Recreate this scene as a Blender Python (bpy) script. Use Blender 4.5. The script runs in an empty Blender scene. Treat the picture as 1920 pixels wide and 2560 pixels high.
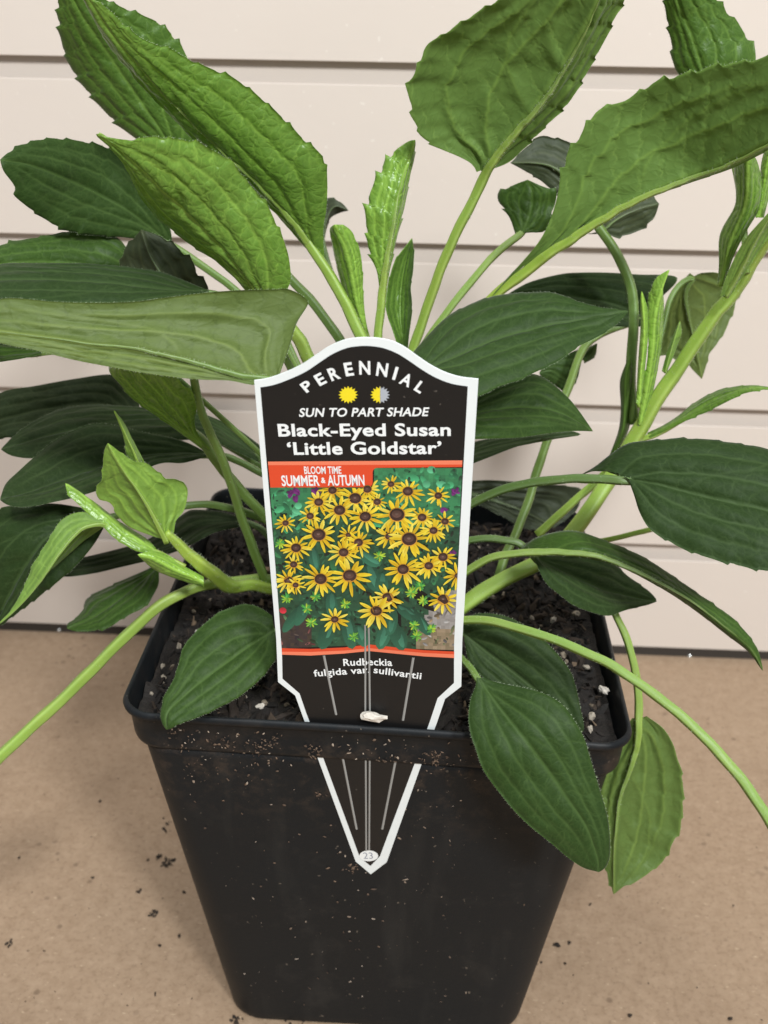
import bpy, bmesh, math, random
import numpy as np
from mathutils import Vector, noise, Matrix

random.seed(7); np.random.seed(7)
sc = bpy.context.scene
col = sc.collection
MM = 0.001

# ------------------------------------------------------------------ camera
CAM = np.array([4.399, -224.603, 271.511])                 # mm
PITCH, YAW, ROLL, FPX = 0.4797, -0.0412, 0.0155, 2656.3     # fitted to the pot and slats (1920 x 2560 photo)
_f = np.array([math.sin(YAW)*math.cos(PITCH), math.cos(YAW)*math.cos(PITCH), -math.sin(PITCH)])
_r = np.array([math.cos(YAW), -math.sin(YAW), 0.0]); _u = np.cross(_r, _f)
RT = math.cos(ROLL)*_r + math.sin(ROLL)*_u
UP = -math.sin(ROLL)*_r + math.cos(ROLL)*_u
FW = _f
cam = bpy.data.cameras.new('camera'); camo = bpy.data.objects.new('camera', cam); col.objects.link(camo)
camo.matrix_world = Matrix(((RT[0], UP[0], -FW[0], CAM[0]*MM), (RT[1], UP[1], -FW[1], CAM[1]*MM),
                            (RT[2], UP[2], -FW[2], CAM[2]*MM), (0, 0, 0, 1)))
cam.sensor_fit = 'VERTICAL'; cam.sensor_height = 36.0; cam.lens = 36.0*FPX/2560.0
cam.clip_start = 0.01; cam.clip_end = 20
cam.dof.use_dof = True; cam.dof.focus_distance = 0.222; cam.dof.aperture_fstop = 27
sc.camera = camo

# ------------------------------------------------------------------ light (indoors: ceiling panels, room bounce)
w = bpy.data.worlds.new('World'); sc.world = w; w.use_nodes = True
bg = w.node_tree.nodes['Background']; bg.inputs[0].default_value = (0.965, 1.0, 1.02, 1); bg.inputs[1].default_value = 0.27
def area(name, loc, target, sx, sy, power, color):
    l = bpy.data.lights.new(name, 'AREA'); l.shape = 'RECTANGLE'; l.size = sx; l.size_y = sy; l.energy = power; l.color = color
    o = bpy.data.objects.new(name, l); col.objects.link(o); o.location = loc
    o.rotation_euler = (Vector(target)-Vector(loc)).to_track_quat('-Z', 'Y').to_euler()
    return o
area('ceiling_light', (0.55, -1.00, 1.10), (0.0, 0.05, 0.14), 0.16, 0.16, 13.5, (0.965, 1.0, 1.01))
area('ceiling_light', (0.16, -1.05, 1.28), (0.0, 0.05, 0.14), 0.16, 0.16, 11.5, (0.965, 1.0, 1.01))
area('ceiling_light', (-0.10, -0.22, 1.40), (0.0, 0.03, 0.10), 1.1, 0.30, 6.5, (0.965, 1.0, 1.01))
sc.view_settings.view_transform = 'Standard'; sc.view_settings.look = 'None'; sc.view_settings.gamma = 1
sc.view_settings.use_curve_mapping = False; sc.view_settings.exposure = 0.15
sc.cycles.max_bounces = 8; sc.cycles.transmission_bounces = 4; sc.cycles.diffuse_bounces = 4
sc.cycles.use_denoising = True

# ------------------------------------------------------------------ helpers
SC = 1920/1659.0                                           # outline points below are in a 1659-wide copy of the photo
def ray(px, py):
    return FW + RT*((px-960)/FPX) + UP*((1280-py)/FPX)
def src_at_y(px, py, Y):                                   # photo pixel -> point at world depth Y (mm)
    d = ray(px, py); t = (Y-CAM[1])/d[1]; return CAM + d*t
def at(p, Y): return src_at_y(p[0]*SC, p[1]*SC, Y)
def px_mm(P): return float((P-CAM) @ FW)/FPX*SC              # mm per outline pixel at a point
def mkmesh(name, verts, faces, mats=(), smooth=True, mi=None):
    m = bpy.data.meshes.new(name)
    m.from_pydata([tuple(float(c)*MM for c in v) for v in verts], [], [tuple(int(i) for i in f) for f in faces])
    for mt in mats: m.materials.append(mt)
    if mi is not None: m.polygons.foreach_set('material_index', mi)
    m.polygons.foreach_set('use_smooth', [smooth]*len(m.polygons))
    m.update(); return m
def obj(name, mesh, parent=None, **props):
    o = bpy.data.objects.new(name, mesh); col.objects.link(o)
    if parent is not None:
        o.parent = parent
        mw = parent.get('_w')
        loc = Vector((0, 0, 0)); q = parent
        while q is not None: loc += q.location; q = q.parent
        o.location = -loc
    for k, v in props.items(): o[k] = v
    return o
def empty(name, loc, label, cat, **props):
    o = bpy.data.objects.new(name, None); col.objects.link(o); o.location = [c*MM for c in loc]
    o.empty_display_size = 0.01; o['label'] = label; o['category'] = cat
    for k, v in props.items(): o[k] = v
    return o

# ------------------------------------------------------------------ materials
def hairs(V, F, base, nrm, L, rnd, w=0.035, flare=0.5):
    """short pale hairs standing on a surface; appended to V, F"""
    for p, n_ in zip(base, nrm):
        d = n_+flare*np.array([rnd.uniform(-1, 1), rnd.uniform(-1, 1), rnd.uniform(-0.6, 1)]); d /= np.linalg.norm(d)+1e-9
        a = np.cross(d, np.array([0.3, 0.9, 0.2])); a /= np.linalg.norm(a)+1e-9; b = np.cross(d, a); l = L*rnd.uniform(0.5, 1.25); k = len(V)
        V += [p+a*w, p-a*w*0.5+b*w*0.87, p-a*w*0.5-b*w*0.87, p+d*l]; F += [(k, k+1, k+3), (k+1, k+2, k+3), (k+2, k, k+3)]
class NT:
    def __init__(s, name):
        s.m = bpy.data.materials.new(name); s.m.use_nodes = True; s.t = s.m.node_tree; s.n = s.t.nodes
        s.b = s.n['Principled BSDF']; s.out = s.n['Material Output']
    def new(s, typ, **kw):
        x = s.n.new(typ)
        for k, v in kw.items():
            if k.startswith('i_'):
                key = k[2:]; key = int(key) if key.isdigit() else key.replace('_', ' ')
                x.inputs[key].default_value = v
            else: setattr(x, k, v)
        return x
    def link(s, a, b): s.t.links.new(a, b)
    def mix(s, fac, a, b, blend='MIX'):
        x = s.n.new('ShaderNodeMix'); x.data_type = 'RGBA'; x.blend_type = blend
        for sock, v in ((x.inputs[0], fac), (x.inputs[6], a), (x.inputs[7], b)):
            if hasattr(v, 'links') or isinstance(v, bpy.types.NodeSocket): s.link(v, sock)
            elif isinstance(v, (int, float)): sock.default_value = v
            else: sock.default_value = (*v, 1)
        return x.outputs[2]
    def math(s, op, a, b=0.0, c=None):
        x = s.n.new('ShaderNodeMath'); x.operation = op
        for sock, v in zip(x.inputs, (a, b, c)):
            if v is None: continue
            if isinstance(v, bpy.types.NodeSocket): s.link(v, sock)
            else: sock.default_value = v
        return x.outputs[0]
    def ramp(s, fac, stops, interp='LINEAR'):
        x = s.n.new('ShaderNodeValToRGB'); e = x.color_ramp.elements; x.color_ramp.interpolation = interp
        while len(e) < len(stops): e.new(0.5)
        for k, (p, c) in zip(e, stops):
            k.position = p; k.color = (*c, 1) if not isinstance(c, (int, float)) else (c, c, c, 1)
        s.link(fac, x.inputs[0]); return x.outputs[0]
    def noise(s, scale, vec, detail=3, rough=0.55):
        x = s.new('ShaderNodeTexNoise'); x.inputs['Scale'].default_value = scale; x.inputs['Detail'].default_value = detail
        x.inputs['Roughness'].default_value = rough; s.link(vec, x.inputs['Vector']); return x.outputs[0]
    def bump(s, h, strength, dist, normal=None):
        x = s.new('ShaderNodeBump'); x.inputs['Strength'].default_value = strength; x.inputs['Distance'].default_value = dist
        s.link(h, x.inputs['Height'])
        if normal is not None: s.link(normal, x.inputs['Normal'])
        return x.outputs[0]

def simple(name, color, rough=0.5, spec=0.5):
    t = NT(name); t.b.inputs['Base Color'].default_value = (*color, 1); t.b.inputs['Roughness'].default_value = rough
    t.b.inputs['Specular IOR Level'].default_value = spec
    return t.m

def leaf_material(name, under):
    t = NT(name)
    uv = t.new('ShaderNodeUVMap', uv_map='leaf_mm').outputs[0]
    age = t.new('ShaderNodeAttribute', attribute_type='OBJECT', attribute_name='age').outputs['Fac']
    edge = t.new('ShaderNodeAttribute', attribute_type='GEOMETRY', attribute_name='rim').outputs['Fac']
    n1 = t.noise(0.10, uv, 3); n2 = t.noise(0.9, uv, 4); n3 = t.noise(5.0, uv, 2)
    lu = t.new('ShaderNodeAttribute', attribute_type='GEOMETRY', attribute_name='lu').outputs['Fac']
    lv = t.math('ABSOLUTE', t.new('ShaderNodeAttribute', attribute_type='GEOMETRY', attribute_name='lv').outputs['Fac'])
    lw = t.new('ShaderNodeAttribute', attribute_type='GEOMETRY', attribute_name='lw').outputs['Fac']
    ln = t.new('ShaderNodeAttribute', attribute_type='GEOMETRY', attribute_name='ln').outputs['Fac']
    wob = t.math('MULTIPLY', t.math('SUBTRACT', t.noise(0.22, uv, 2), 0.5), 2.2)      # mm of wander
    wob2 = t.math('MULTIPLY', t.math('SUBTRACT', t.noise(0.5, uv, 2), 0.5), 3.6)
    def line(d, w0):                                       # distance in mm -> soft line
        return t.math('POWER', 2.718, t.math('MULTIPLY', t.math('MULTIPLY', t.math('DIVIDE', d, w0), t.math('DIVIDE', d, w0)), -1.0))
    main = line(t.math('MULTIPLY', lv, lw), 0.46); wide = line(t.math('MULTIPLY', lv, lw), 0.9)
    for u0, vm, tau, ue, st in ((0.00, 0.70, 0.10, 0.80, 0.62), (0.02, 0.37, 0.14, 0.96, 0.75), (0.30, 0.80, 0.26, 1.0, 0.40)):
        x = t.math('MAXIMUM', t.math('SUBTRACT', lu, u0), 0.0)
        vv = t.math('MULTIPLY', t.math('SUBTRACT', 1.0, t.math('POWER', 2.718, t.math('MULTIPLY', x, -1.0/tau))), vm)
        d = t.math('ABSOLUTE', t.math('ADD', t.math('MULTIPLY', t.math('SUBTRACT', lv, vv), lw), t.math('MULTIPLY', wob, 0.35)))
        gate = t.math('MULTIPLY', t.math('MINIMUM', t.math('MULTIPLY', x, 12.0), 1.0), t.math('MAXIMUM', t.math('MINIMUM', t.math('MULTIPLY', t.math('SUBTRACT', ue, lu), 5.0), 1.0), 0.0))
        main = t.math('MAXIMUM', main, t.math('MULTIPLY', t.math('MULTIPLY', line(d, 0.34), gate), st))
        wide = t.math('MAXIMUM', wide, t.math('MULTIPLY', t.math('MULTIPLY', line(d, 0.85), gate), st))
    # rungs that leave the main veins at a slant, broken up
    ph = t.math('DIVIDE', t.math('ADD', t.math('SUBTRACT', ln, t.math('MULTIPLY', t.math('MULTIPLY', lv, lw), 0.75)), wob2), 4.6)
    rung_d = t.math('MULTIPLY', t.math('ABSOLUTE', t.math('SUBTRACT', t.math('FRACT', ph), 0.5)), 4.6)
    gap = t.ramp(t.noise(0.30, uv, 2), [(0.40, 0.15), (0.58, 1.0)])
    rung = t.math('MULTIPLY', line(rung_d, 0.26), gap); rungw = t.math('MULTIPLY', line(rung_d, 0.9), gap)
    warp = t.new('ShaderNodeVectorMath', operation='MULTIPLY_ADD')
    nz = t.new('ShaderNodeTexNoise', i_Scale=0.28); t.link(uv, nz.inputs['Vector'])
    t.link(nz.outputs['Color'], warp.inputs[0]); warp.inputs[1].default_value = (3.0, 3.0, 0); t.link(uv, warp.inputs[2])
    vo = t.new('ShaderNodeTexVoronoi', feature='DISTANCE_TO_EDGE', i_Scale=0.48, i_Randomness=1.0); t.link(warp.outputs[0], vo.inputs['Vector'])
    vo2 = t.new('ShaderNodeTexVoronoi', feature='DISTANCE_TO_EDGE', i_Scale=1.3); t.link(warp.outputs[0], vo2.inputs['Vector'])
    net = t.math('MAXIMUM', t.math('MULTIPLY', t.ramp(vo.outputs[0], [(0.0, 1.0), (0.03, 0.5), (0.09, 0.0)]), 0.55), rung)
    net2 = t.ramp(vo2.outputs[0], [(0.0, 1.0), (0.16, 0.0)])
    pillow = t.ramp(vo.outputs[0], [(0.0, 0.0), (0.14, 0.55), (0.32, 0.92), (0.5, 1.0)], 'B_SPLINE')
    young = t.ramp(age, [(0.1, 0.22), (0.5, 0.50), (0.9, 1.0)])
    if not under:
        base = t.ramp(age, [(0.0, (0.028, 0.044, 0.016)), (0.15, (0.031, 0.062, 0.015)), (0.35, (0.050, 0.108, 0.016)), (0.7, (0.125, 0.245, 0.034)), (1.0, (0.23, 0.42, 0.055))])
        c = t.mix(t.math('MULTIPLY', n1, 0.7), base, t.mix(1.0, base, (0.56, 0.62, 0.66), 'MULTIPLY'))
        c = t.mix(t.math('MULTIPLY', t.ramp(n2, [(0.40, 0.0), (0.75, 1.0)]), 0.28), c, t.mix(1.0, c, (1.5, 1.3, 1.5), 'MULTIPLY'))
        lite = t.mix(1.0, base, (2.1, 1.8, 2.3), 'MULTIPLY')
        c = t.mix(t.math('MULTIPLY', net, 0.46), c, lite)
        c = t.mix(t.math('MULTIPLY', net2, 0.12), c, lite)
        c = t.mix(t.math('MULTIPLY', main, 0.90), c, lite)
        c = t.mix(t.math('MULTIPLY', t.ramp(n3, [(0.66, 0.0), (0.8, 1.0)]), 0.20), c, (0.20, 0.27, 0.17))
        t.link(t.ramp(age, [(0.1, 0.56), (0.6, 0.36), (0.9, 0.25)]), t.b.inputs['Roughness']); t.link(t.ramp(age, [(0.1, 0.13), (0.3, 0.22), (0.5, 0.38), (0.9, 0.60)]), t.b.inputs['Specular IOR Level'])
        h = t.math('SUBTRACT', t.math('MULTIPLY', t.math('ADD', t.math('MULTIPLY', pillow, 0.62), t.math('MULTIPLY', n2, 0.6)), young),
                   t.math('ADD', t.math('MULTIPLY', t.math('MULTIPLY', wide, 0.85), t.math('MULTIPLY_ADD', young, 0.6, 0.4)), t.math('MULTIPLY', t.math('MULTIPLY', rungw, young), 0.42)))
    else:
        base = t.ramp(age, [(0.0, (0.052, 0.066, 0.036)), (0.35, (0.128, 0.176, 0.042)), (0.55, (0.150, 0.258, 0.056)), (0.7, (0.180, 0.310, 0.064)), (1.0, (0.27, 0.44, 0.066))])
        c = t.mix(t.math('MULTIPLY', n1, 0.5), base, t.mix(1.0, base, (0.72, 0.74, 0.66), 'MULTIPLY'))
        fresh = t.ramp(age, [(0.40, 0.0), (0.52, 1.0)])
        cell = t.ramp(vo.outputs[0], [(0.0, 1.0), (0.03, 0.5), (0.09, 0.0)])
        c = t.mix(t.math('MULTIPLY', cell, 0.34), c, t.mix(1.0, base, (0.56, 0.62, 0.48), 'MULTIPLY'))
        c = t.mix(t.math('MULTIPLY', rung, 0.60), c, t.mix(fresh, t.mix(1.0, base, (0.55, 0.60, 0.48), 'MULTIPLY'), t.mix(1.0, base, (1.5, 1.40, 1.5), 'MULTIPLY')))
        c = t.mix(t.math('MULTIPLY', n2, 0.25), c, t.mix(1.0, base, (1.3, 1.25, 1.4), 'MULTIPLY'))
        c = t.mix(t.math('MULTIPLY', main, 0.75), c, t.mix(1.0, base, (1.6, 1.5, 1.4), 'MULTIPLY'))
        t.b.inputs['Roughness'].default_value = 0.55; t.b.inputs['Specular IOR Level'].default_value = 0.35
        h = t.math('ADD', t.math('MULTIPLY', t.math('MULTIPLY', pillow, young), -0.35), t.math('ADD', t.math('MULTIPLY', wide, 0.8), t.math('MULTIPLY', rungw, -0.35)))
    c = t.mix(t.math('MULTIPLY', edge, 0.35), c, t.mix(1.0, c, (1.9, 1.8, 1.7), 'MULTIPLY'))
    t.b.inputs['Sheen Weight'].default_value = 0.10; t.b.inputs['Sheen Roughness'].default_value = 0.4
    t.link(c, t.b.inputs['Base Color'])
    nrm = t.bump(h, 0.68, 0.00036)
    nrm = t.bump(t.noise(7.0, uv, 3), 0.30, 0.00006, nrm)
    t.link(nrm, t.b.inputs['Normal'])
    tr = t.new('ShaderNodeBsdfTranslucent'); t.link(t.mix(1.0, c, (1.6, 1.5, 0.75), 'MULTIPLY'), tr.inputs[0]); t.link(nrm, tr.inputs['Normal'])
    ms = t.new('ShaderNodeMixShader'); ms.inputs[0].default_value = 0.30
    t.link(t.b.outputs[0], ms.inputs[1]); t.link(tr.outputs[0], ms.inputs[2]); t.link(ms.outputs[0], t.out.inputs['Surface'])
    return t.m
M_LEAF = leaf_material('leaf_upper', False)
M_UNDER = leaf_material('leaf_underside', True)

def stem_material(name):
    t = NT(name)
    co = t.new('ShaderNodeTexCoord').outputs['Object']
    age = t.new('ShaderNodeAttribute', attribute_type='OBJECT', attribute_name='age').outputs['Fac']
    st = t.new('ShaderNodeAttribute', attribute_type='GEOMETRY', attribute_name='streak').outputs['Fac']
    base = t.ramp(age, [(0.0, (0.055, 0.095, 0.026)), (0.35, (0.105, 0.175, 0.042)), (0.7, (0.185, 0.290, 0.058)), (1.0, (0.320, 0.455, 0.062))])
    fade = t.new('ShaderNodeAttribute', attribute_type='GEOMETRY', attribute_name='blade').outputs['Fac']
    lage = t.new('ShaderNodeAttribute', attribute_type='OBJECT', attribute_name='blade_age').outputs['Fac']
    base = t.mix(t.math('MULTIPLY', fade, 0.8), base, t.ramp(lage, [(0.0, (0.085, 0.105, 0.052)), (0.35, (0.155, 0.215, 0.062)), (0.7, (0.225, 0.330, 0.080)), (1.0, (0.28, 0.43, 0.07))]))
    tint = t.ramp(t.noise(38, co, 3), [(0.45, 0.0), (0.72, 1.0)])
    base = t.mix(t.math('MULTIPLY', tint, 0.30), base, t.mix(1.0, base, (1.25, 0.92, 0.9), 'MULTIPLY'))
    c = t.mix(t.math('MULTIPLY', t.noise(160, co, 4), 0.6), base, t.mix(1.0, base, (0.62, 0.72, 0.6), 'MULTIPLY'))
    c = t.mix(t.math('MULTIPLY', st, 0.6), c, t.mix(1.0, base, (1.45, 1.35, 2.4), 'MULTIPLY'))
    t.link(c, t.b.inputs['Base Color']); t.b.inputs['Roughness'].default_value = 0.45
    t.b.inputs['Specular IOR Level'].default_value = 0.4
    t.b.inputs['Subsurface Weight'].default_value = 0.25; t.b.inputs['Subsurface Radius'].default_value = (0.6, 1.0, 0.2); t.b.inputs['Subsurface Scale'].default_value = 0.0015
    t.link(t.bump(t.noise(900, co, 3), 0.3, 0.0002), t.b.inputs['Normal'])
    return t.m
M_STEM = stem_material('stem')
M_HAIR = simple('plant_hair', (0.52, 0.60, 0.40), 0.6, 0.3)

def wall_material():
    t = NT('cream_painted_slat'); co = t.new('ShaderNodeTexCoord').outputs['Object']
    n = t.noise(9, co, 4); n2 = t.noise(240, co, 3)
    c = t.mix(n, (0.655, 0.572, 0.507), (0.712, 0.628, 0.560))
    mp = t.new('ShaderNodeMapping'); mp.inputs['Scale'].default_value = (18, 50, 160); t.link(co, mp.inputs[0])
    sm = t.ramp(t.noise(1.0, mp.outputs[0], 3), [(0.70, 0.0), (0.78, 1.0)])
    c = t.mix(t.math('MULTIPLY', sm, 0.10), c, (0.45, 0.41, 0.37))
    sp = t.ramp(t.noise(420, co, 1), [(0.77, 0.0), (0.80, 1.0)])
    c = t.mix(t.math('MULTIPLY', sp, 0.35), c, (0.92, 0.88, 0.80))
    t.link(c, t.b.inputs['Base Color']); t.b.inputs['Roughness'].default_value = 0.42; t.b.inputs['Specular IOR Level'].default_value = 0.35
    t.link(t.bump(t.math('ADD', t.math('MULTIPLY', n2, 0.3), t.noise(60, co, 3)), 0.12, 0.0006), t.b.inputs['Normal'])
    return t.m
M_WALL = wall_material()

def board_material():
    t = NT('brown_hardboard'); co = t.new('ShaderNodeTexCoord').outputs['Object']
    n0 = t.noise(14, co, 4); n1 = t.noise(260, co, 4, 0.65); n2 = t.noise(700, co, 3)
    c = t.mix(n0, (0.262, 0.176, 0.112), (0.335, 0.236, 0.156))
    c = t.mix(t.ramp(n1, [(0.35, 0.0), (0.70, 0.55)]), c, (0.42, 0.305, 0.21))
    c = t.mix(t.math('MULTIPLY', t.ramp(n2, [(0.50, 0.0), (0.72, 1.0)]), 0.38), c, (0.16, 0.10, 0.06))
    v = t.new('ShaderNodeTexVoronoi', i_Scale=170.0); t.link(co, v.inputs['Vector'])
    keep = t.ramp(t.noise(45, co, 2), [(0.52, 0.0), (0.62, 1.0)])
    sp = t.math('MULTIPLY', t.ramp(v.outputs['Distance'], [(0.10, 1.0), (0.20, 0.0)]), keep)
    c = t.mix(t.math('MULTIPLY', sp, 0.55), c, (0.10, 0.062, 0.04))
    mp = t.new('ShaderNodeMapping'); mp.inputs['Scale'].default_value = (1, 2.2, 1); mp.inputs['Rotation'].default_value = (0, 0, 0.5); t.link(co, mp.inputs[0])
    fib = t.ramp(t.noise(420, mp.outputs[0], 2), [(0.66, 0.0), (0.74, 1.0)])
    c = t.mix(t.math('MULTIPLY', fib, 0.60), c, (0.56, 0.43, 0.30))
    st = t.ramp(t.noise(16, co, 3), [(0.60, 0.0), (0.72, 1.0)])
    c = t.mix(t.math('MULTIPLY', st, 0.16), c, (0.16, 0.10, 0.06))
    t.link(c, t.b.inputs['Base Color']); t.b.inputs['Roughness'].default_value = 0.5; t.b.inputs['Specular IOR Level'].default_value = 0.3
    t.link(t.bump(n1, 0.40, 0.0005), t.b.inputs['Normal'])
    return t.m
M_BOARD = board_material()

def pot_material():
    t = NT('black_pot_plastic'); co = t.new('ShaderNodeTexCoord').outputs['Object']
    n0 = t.noise(28, co, 4); n1 = t.noise(900, co, 3)
    mp = t.new('ShaderNodeMapping'); mp.inputs['Scale'].default_value = (120, 120, 12); t.link(co, mp.inputs[0])
    stk = t.ramp(t.noise(1.0, mp.outputs[0], 3), [(0.55, 0.0), (0.75, 1.0)])
    c = t.mix(n0, (0.0055, 0.0070, 0.0085), (0.0095, 0.0115, 0.0135))
    c = t.mix(t.math('MULTIPLY', stk, 0.45), c, (0.026, 0.026, 0.025))
    dust = t.ramp(t.noise(70, co, 5, 0.7), [(0.56, 0.0), (0.78, 1.0)])
    c = t.mix(t.math('MULTIPLY', dust, 0.20), c, (0.07, 0.062, 0.054))
    sx = t.new('ShaderNodeSeparateXYZ'); t.link(co, sx.inputs[0])
    nearrim = t.ramp(sx.outputs[2], [(0.080, 0.0), (0.107, 1.0), (0.1125, 0.8), (0.116, 0.15)])
    dirt = t.math('MULTIPLY', nearrim, t.ramp(t.noise(180, co, 5, 0.7), [(0.50, 0.0), (0.66, 1.0)]))
    c = t.mix(t.math('MULTIPLY', dirt, 0.55), c, (0.065, 0.046, 0.034))
    spk = t.ramp(t.noise(620, co, 2), [(0.715, 0.0), (0.76, 1.0)])
    c = t.mix(t.math('MULTIPLY', spk, 0.55), c, (0.22, 0.18, 0.14))
    t.link(c, t.b.inputs['Base Color'])
    t.link(t.math('MULTIPLY_ADD', n0, 0.22, 0.40), t.b.inputs['Roughness']); t.b.inputs['Specular IOR Level'].default_value = 0.24
    t.link(t.bump(n1, 0.12, 0.0003), t.b.inputs['Normal'])
    return t.m
M_POT = pot_material()

def soil_material():
    t = NT('potting_soil'); co = t.new('ShaderNodeTexCoord').outputs['Object']
    n0 = t.noise(160, co, 5, 0.7); n1 = t.noise(600, co, 3)
    c = t.ramp(n0, [(0.3, (0.004, 0.003, 0.002)), (0.55, (0.012, 0.008, 0.006)), (0.75, (0.035, 0.024, 0.016))])
    t.link(c, t.b.inputs['Base Color']); t.b.inputs['Roughness'].default_value = 0.85
    t.link(t.bump(t.math('ADD', n0, n1), 0.8, 0.0012), t.b.inputs['Normal']); return t.m
M_SOIL = soil_material()
def crumb_material(name, stops):
    t = NT(name); co = t.new('ShaderNodeTexCoord').outputs['Object']
    rnd = t.new('ShaderNodeAttribute', attribute_type='GEOMETRY', attribute_name='tone').outputs['Fac']
    c = t.ramp(rnd, stops)
    c = t.mix(t.math('MULTIPLY', t.noise(900, co, 3), 0.7), c, t.mix(1.0, c, (0.45, 0.42, 0.4), 'MULTIPLY'))
    t.link(c, t.b.inputs['Base Color']); t.b.inputs['Roughness'].default_value = 0.85
    t.link(t.bump(t.noise(1400, co, 3), 0.6, 0.0004), t.b.inputs['Normal']); return t.m
M_BARK = crumb_material('bark_crumbs', [(0.0, (0.005, 0.0035, 0.0025)), (0.6, (0.020, 0.013, 0.009)), (0.92, (0.050, 0.032, 0.020)), (1.0, (0.24, 0.17, 0.11))])
M_PERL = crumb_material('perlite', [(0.0, (0.10, 0.075, 0.05)), (0.5, (0.28, 0.23, 0.17)), (0.9, (0.56, 0.50, 0.42)), (1.0, (0.78, 0.72, 0.64))])
M_FLECK = crumb_material('dried_flecks', [(0.0, (0.05, 0.03, 0.02)), (0.5, (0.20, 0.13, 0.085)), (1.0, (0.55, 0.45, 0.36))])

# ------------------------------------------------------------------ the setting: board and slat wall
def box(x0, x1, y0, y1, z0, z1):
    v = [(x, y, z) for z in (z0, z1) for y in (y0, y1) for x in (x0, x1)]
    f = [(0, 2, 3, 1), (4, 5, 7, 6), (0, 1, 5, 4), (2, 6, 7, 3), (0, 4, 6, 2), (1, 3, 7, 5)]
    return v, f
WALL_Y = 167.9
def bevel_mesh(name, v, f, mat, wd, seg=2):
    m = mkmesh(name, v, f, [mat], smooth=False)
    bm = bmesh.new(); bm.from_mesh(m)
    bmesh.ops.bevel(bm, geom=list(bm.edges), offset=wd*MM, segments=seg, affect='EDGES', profile=0.5)
    bm.to_mesh(m); bm.free()
    return m
tb = obj('table_top', bevel_mesh('table_top', *box(-900, 900, -700, WALL_Y+14, -18, 0), M_BOARD, 1.5))
tb['kind'] = 'structure'; tb['label'] = 'brown hardboard surface the pot stands on'
wall = bpy.data.objects.new('slat_wall', None); col.objects.link(wall); wall.location = (0, WALL_Y*MM, 0)
wall['kind'] = 'structure'; wall['label'] = 'cream painted slat wall behind the plant'
obj('backing_panel', mkmesh('backing_panel', *box(-900, 900, WALL_Y+3.6, WALL_Y+12, 0, 800), [M_WALL], smooth=False), wall)
Z0, SP, GAP = 240.25, 61.37, 7.3
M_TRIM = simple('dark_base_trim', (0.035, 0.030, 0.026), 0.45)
prev_top = None
for k in range(-9, 4):
    bot = Z0-(k)*SP; top = bot+SP-GAP
    obj('slat', bevel_mesh('slat', *box(-900, 900, WALL_Y, WALL_Y+0.5, bot, top), M_WALL, 0.15, 1), wall)
obj('slat', bevel_mesh('slat', *box(-900, 900, WALL_Y, WALL_Y+0.5, 4.8, Z0-3*SP-GAP), M_WALL, 0.15, 1), wall)
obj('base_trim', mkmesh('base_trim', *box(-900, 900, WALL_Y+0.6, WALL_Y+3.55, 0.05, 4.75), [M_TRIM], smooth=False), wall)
M_NAIL = simple('bright_pin_head', (0.8, 0.8, 0.78), 0.25); M_NAIL.node_tree.nodes['Principled BSDF'].inputs['Metallic'].default_value = 0.7
for px, py in ((148, 1576), (1724, 1641)):
    P = src_at_y(px, py, WALL_Y+0.2)
    bm = bmesh.new(); bmesh.ops.create_uvsphere(bm, u_segments=12, v_segments=8, radius=0.85*MM)
    for v in bm.verts: v.co.y *= 0.6
    m = bpy.data.meshes.new('pin_head'); bm.to_mesh(m); bm.free(); m.materials.append(M_NAIL)
    o = bpy.data.objects.new('pin_head', m); col.objects.link(o); o.parent = wall
    o.location = ((P[0])*MM, (P[1]-WALL_Y)*MM, P[2]*MM)

# ------------------------------------------------------------------ the pot
PX, PY, PTH, PH, PK = -4.40, 19.80, -0.0063, 120.26, 0.0284
def potw(x, y, z):                                         # pot-local (mm) -> world; the soft pot leans a little at the top
    c, s = math.cos(PTH), math.sin(PTH)
    return np.array([PX+c*x-s*y, PY+s*x+c*y, z-PK*x*min(1, max(0, z/PH))])
def ring(h, r, n=8, ns=8):
    pts = []
    for cx, cy, a0 in ((1, -1, -90), (1, 1, 0), (-1, 1, 90), (-1, -1, 180)):
        for i in range(n+1):
            a = math.radians(a0+90*i/n); pts.append((cx*(h-r)+r*math.cos(a), cy*(h-r)+r*math.sin(a)))
        p0 = pts[-1]; nx, ny, na = {(1, -1): (1, 1, 0), (1, 1): (-1, 1, 90), (-1, 1): (-1, -1, 180), (-1, -1): (1, -1, -90)}[(cx, cy)]
        p1 = (nx*(h-r)+r*math.cos(math.radians(na)), ny*(h-r)+r*math.sin(math.radians(na)))
        for i in range(1, ns): pts.append((p0[0]+(p1[0]-p0[0])*i/ns, p0[1]+(p1[1]-p0[1])*i/ns))
    return pts
def loft(name, prof, mat, parent, capb=False):
    V = []; F = []; nr = None
    for h, r, z in prof:
        R = ring(h, r); nr = len(R)
        for x, y in R:
            bow = 0.0
            V.append(potw(x, y, z + 0.35*math.sin(x*0.045+1)*(z/PH)**4))
    for i in range(len(prof)-1):
        for j in range(nr):
            a = i*nr+j; b = i*nr+(j+1) % nr; F.append((a, b, b+nr, a+nr))
    if capb: F.append(tuple(reversed(range(nr))))
    m = mkmesh(name, V, F, [mat])
    o = obj(name, m, parent)
    return o
def wallh(z): return 42.6+(55.2-42.6)*z/110.0
pot = empty('plant_pot', (PX, PY, 0), 'square black plastic nursery pot with soil specks, standing on brown board', 'plant pot')
bot = [(wallh(0)-3.0, 9, 0.0), (wallh(0)-1.2, 10, 0.02), (wallh(0)-0.3, 10.4, 0.4), (wallh(0)+0.1, 10.6, 1.2), (wallh(4), 10.8, 4.0)]
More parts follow.
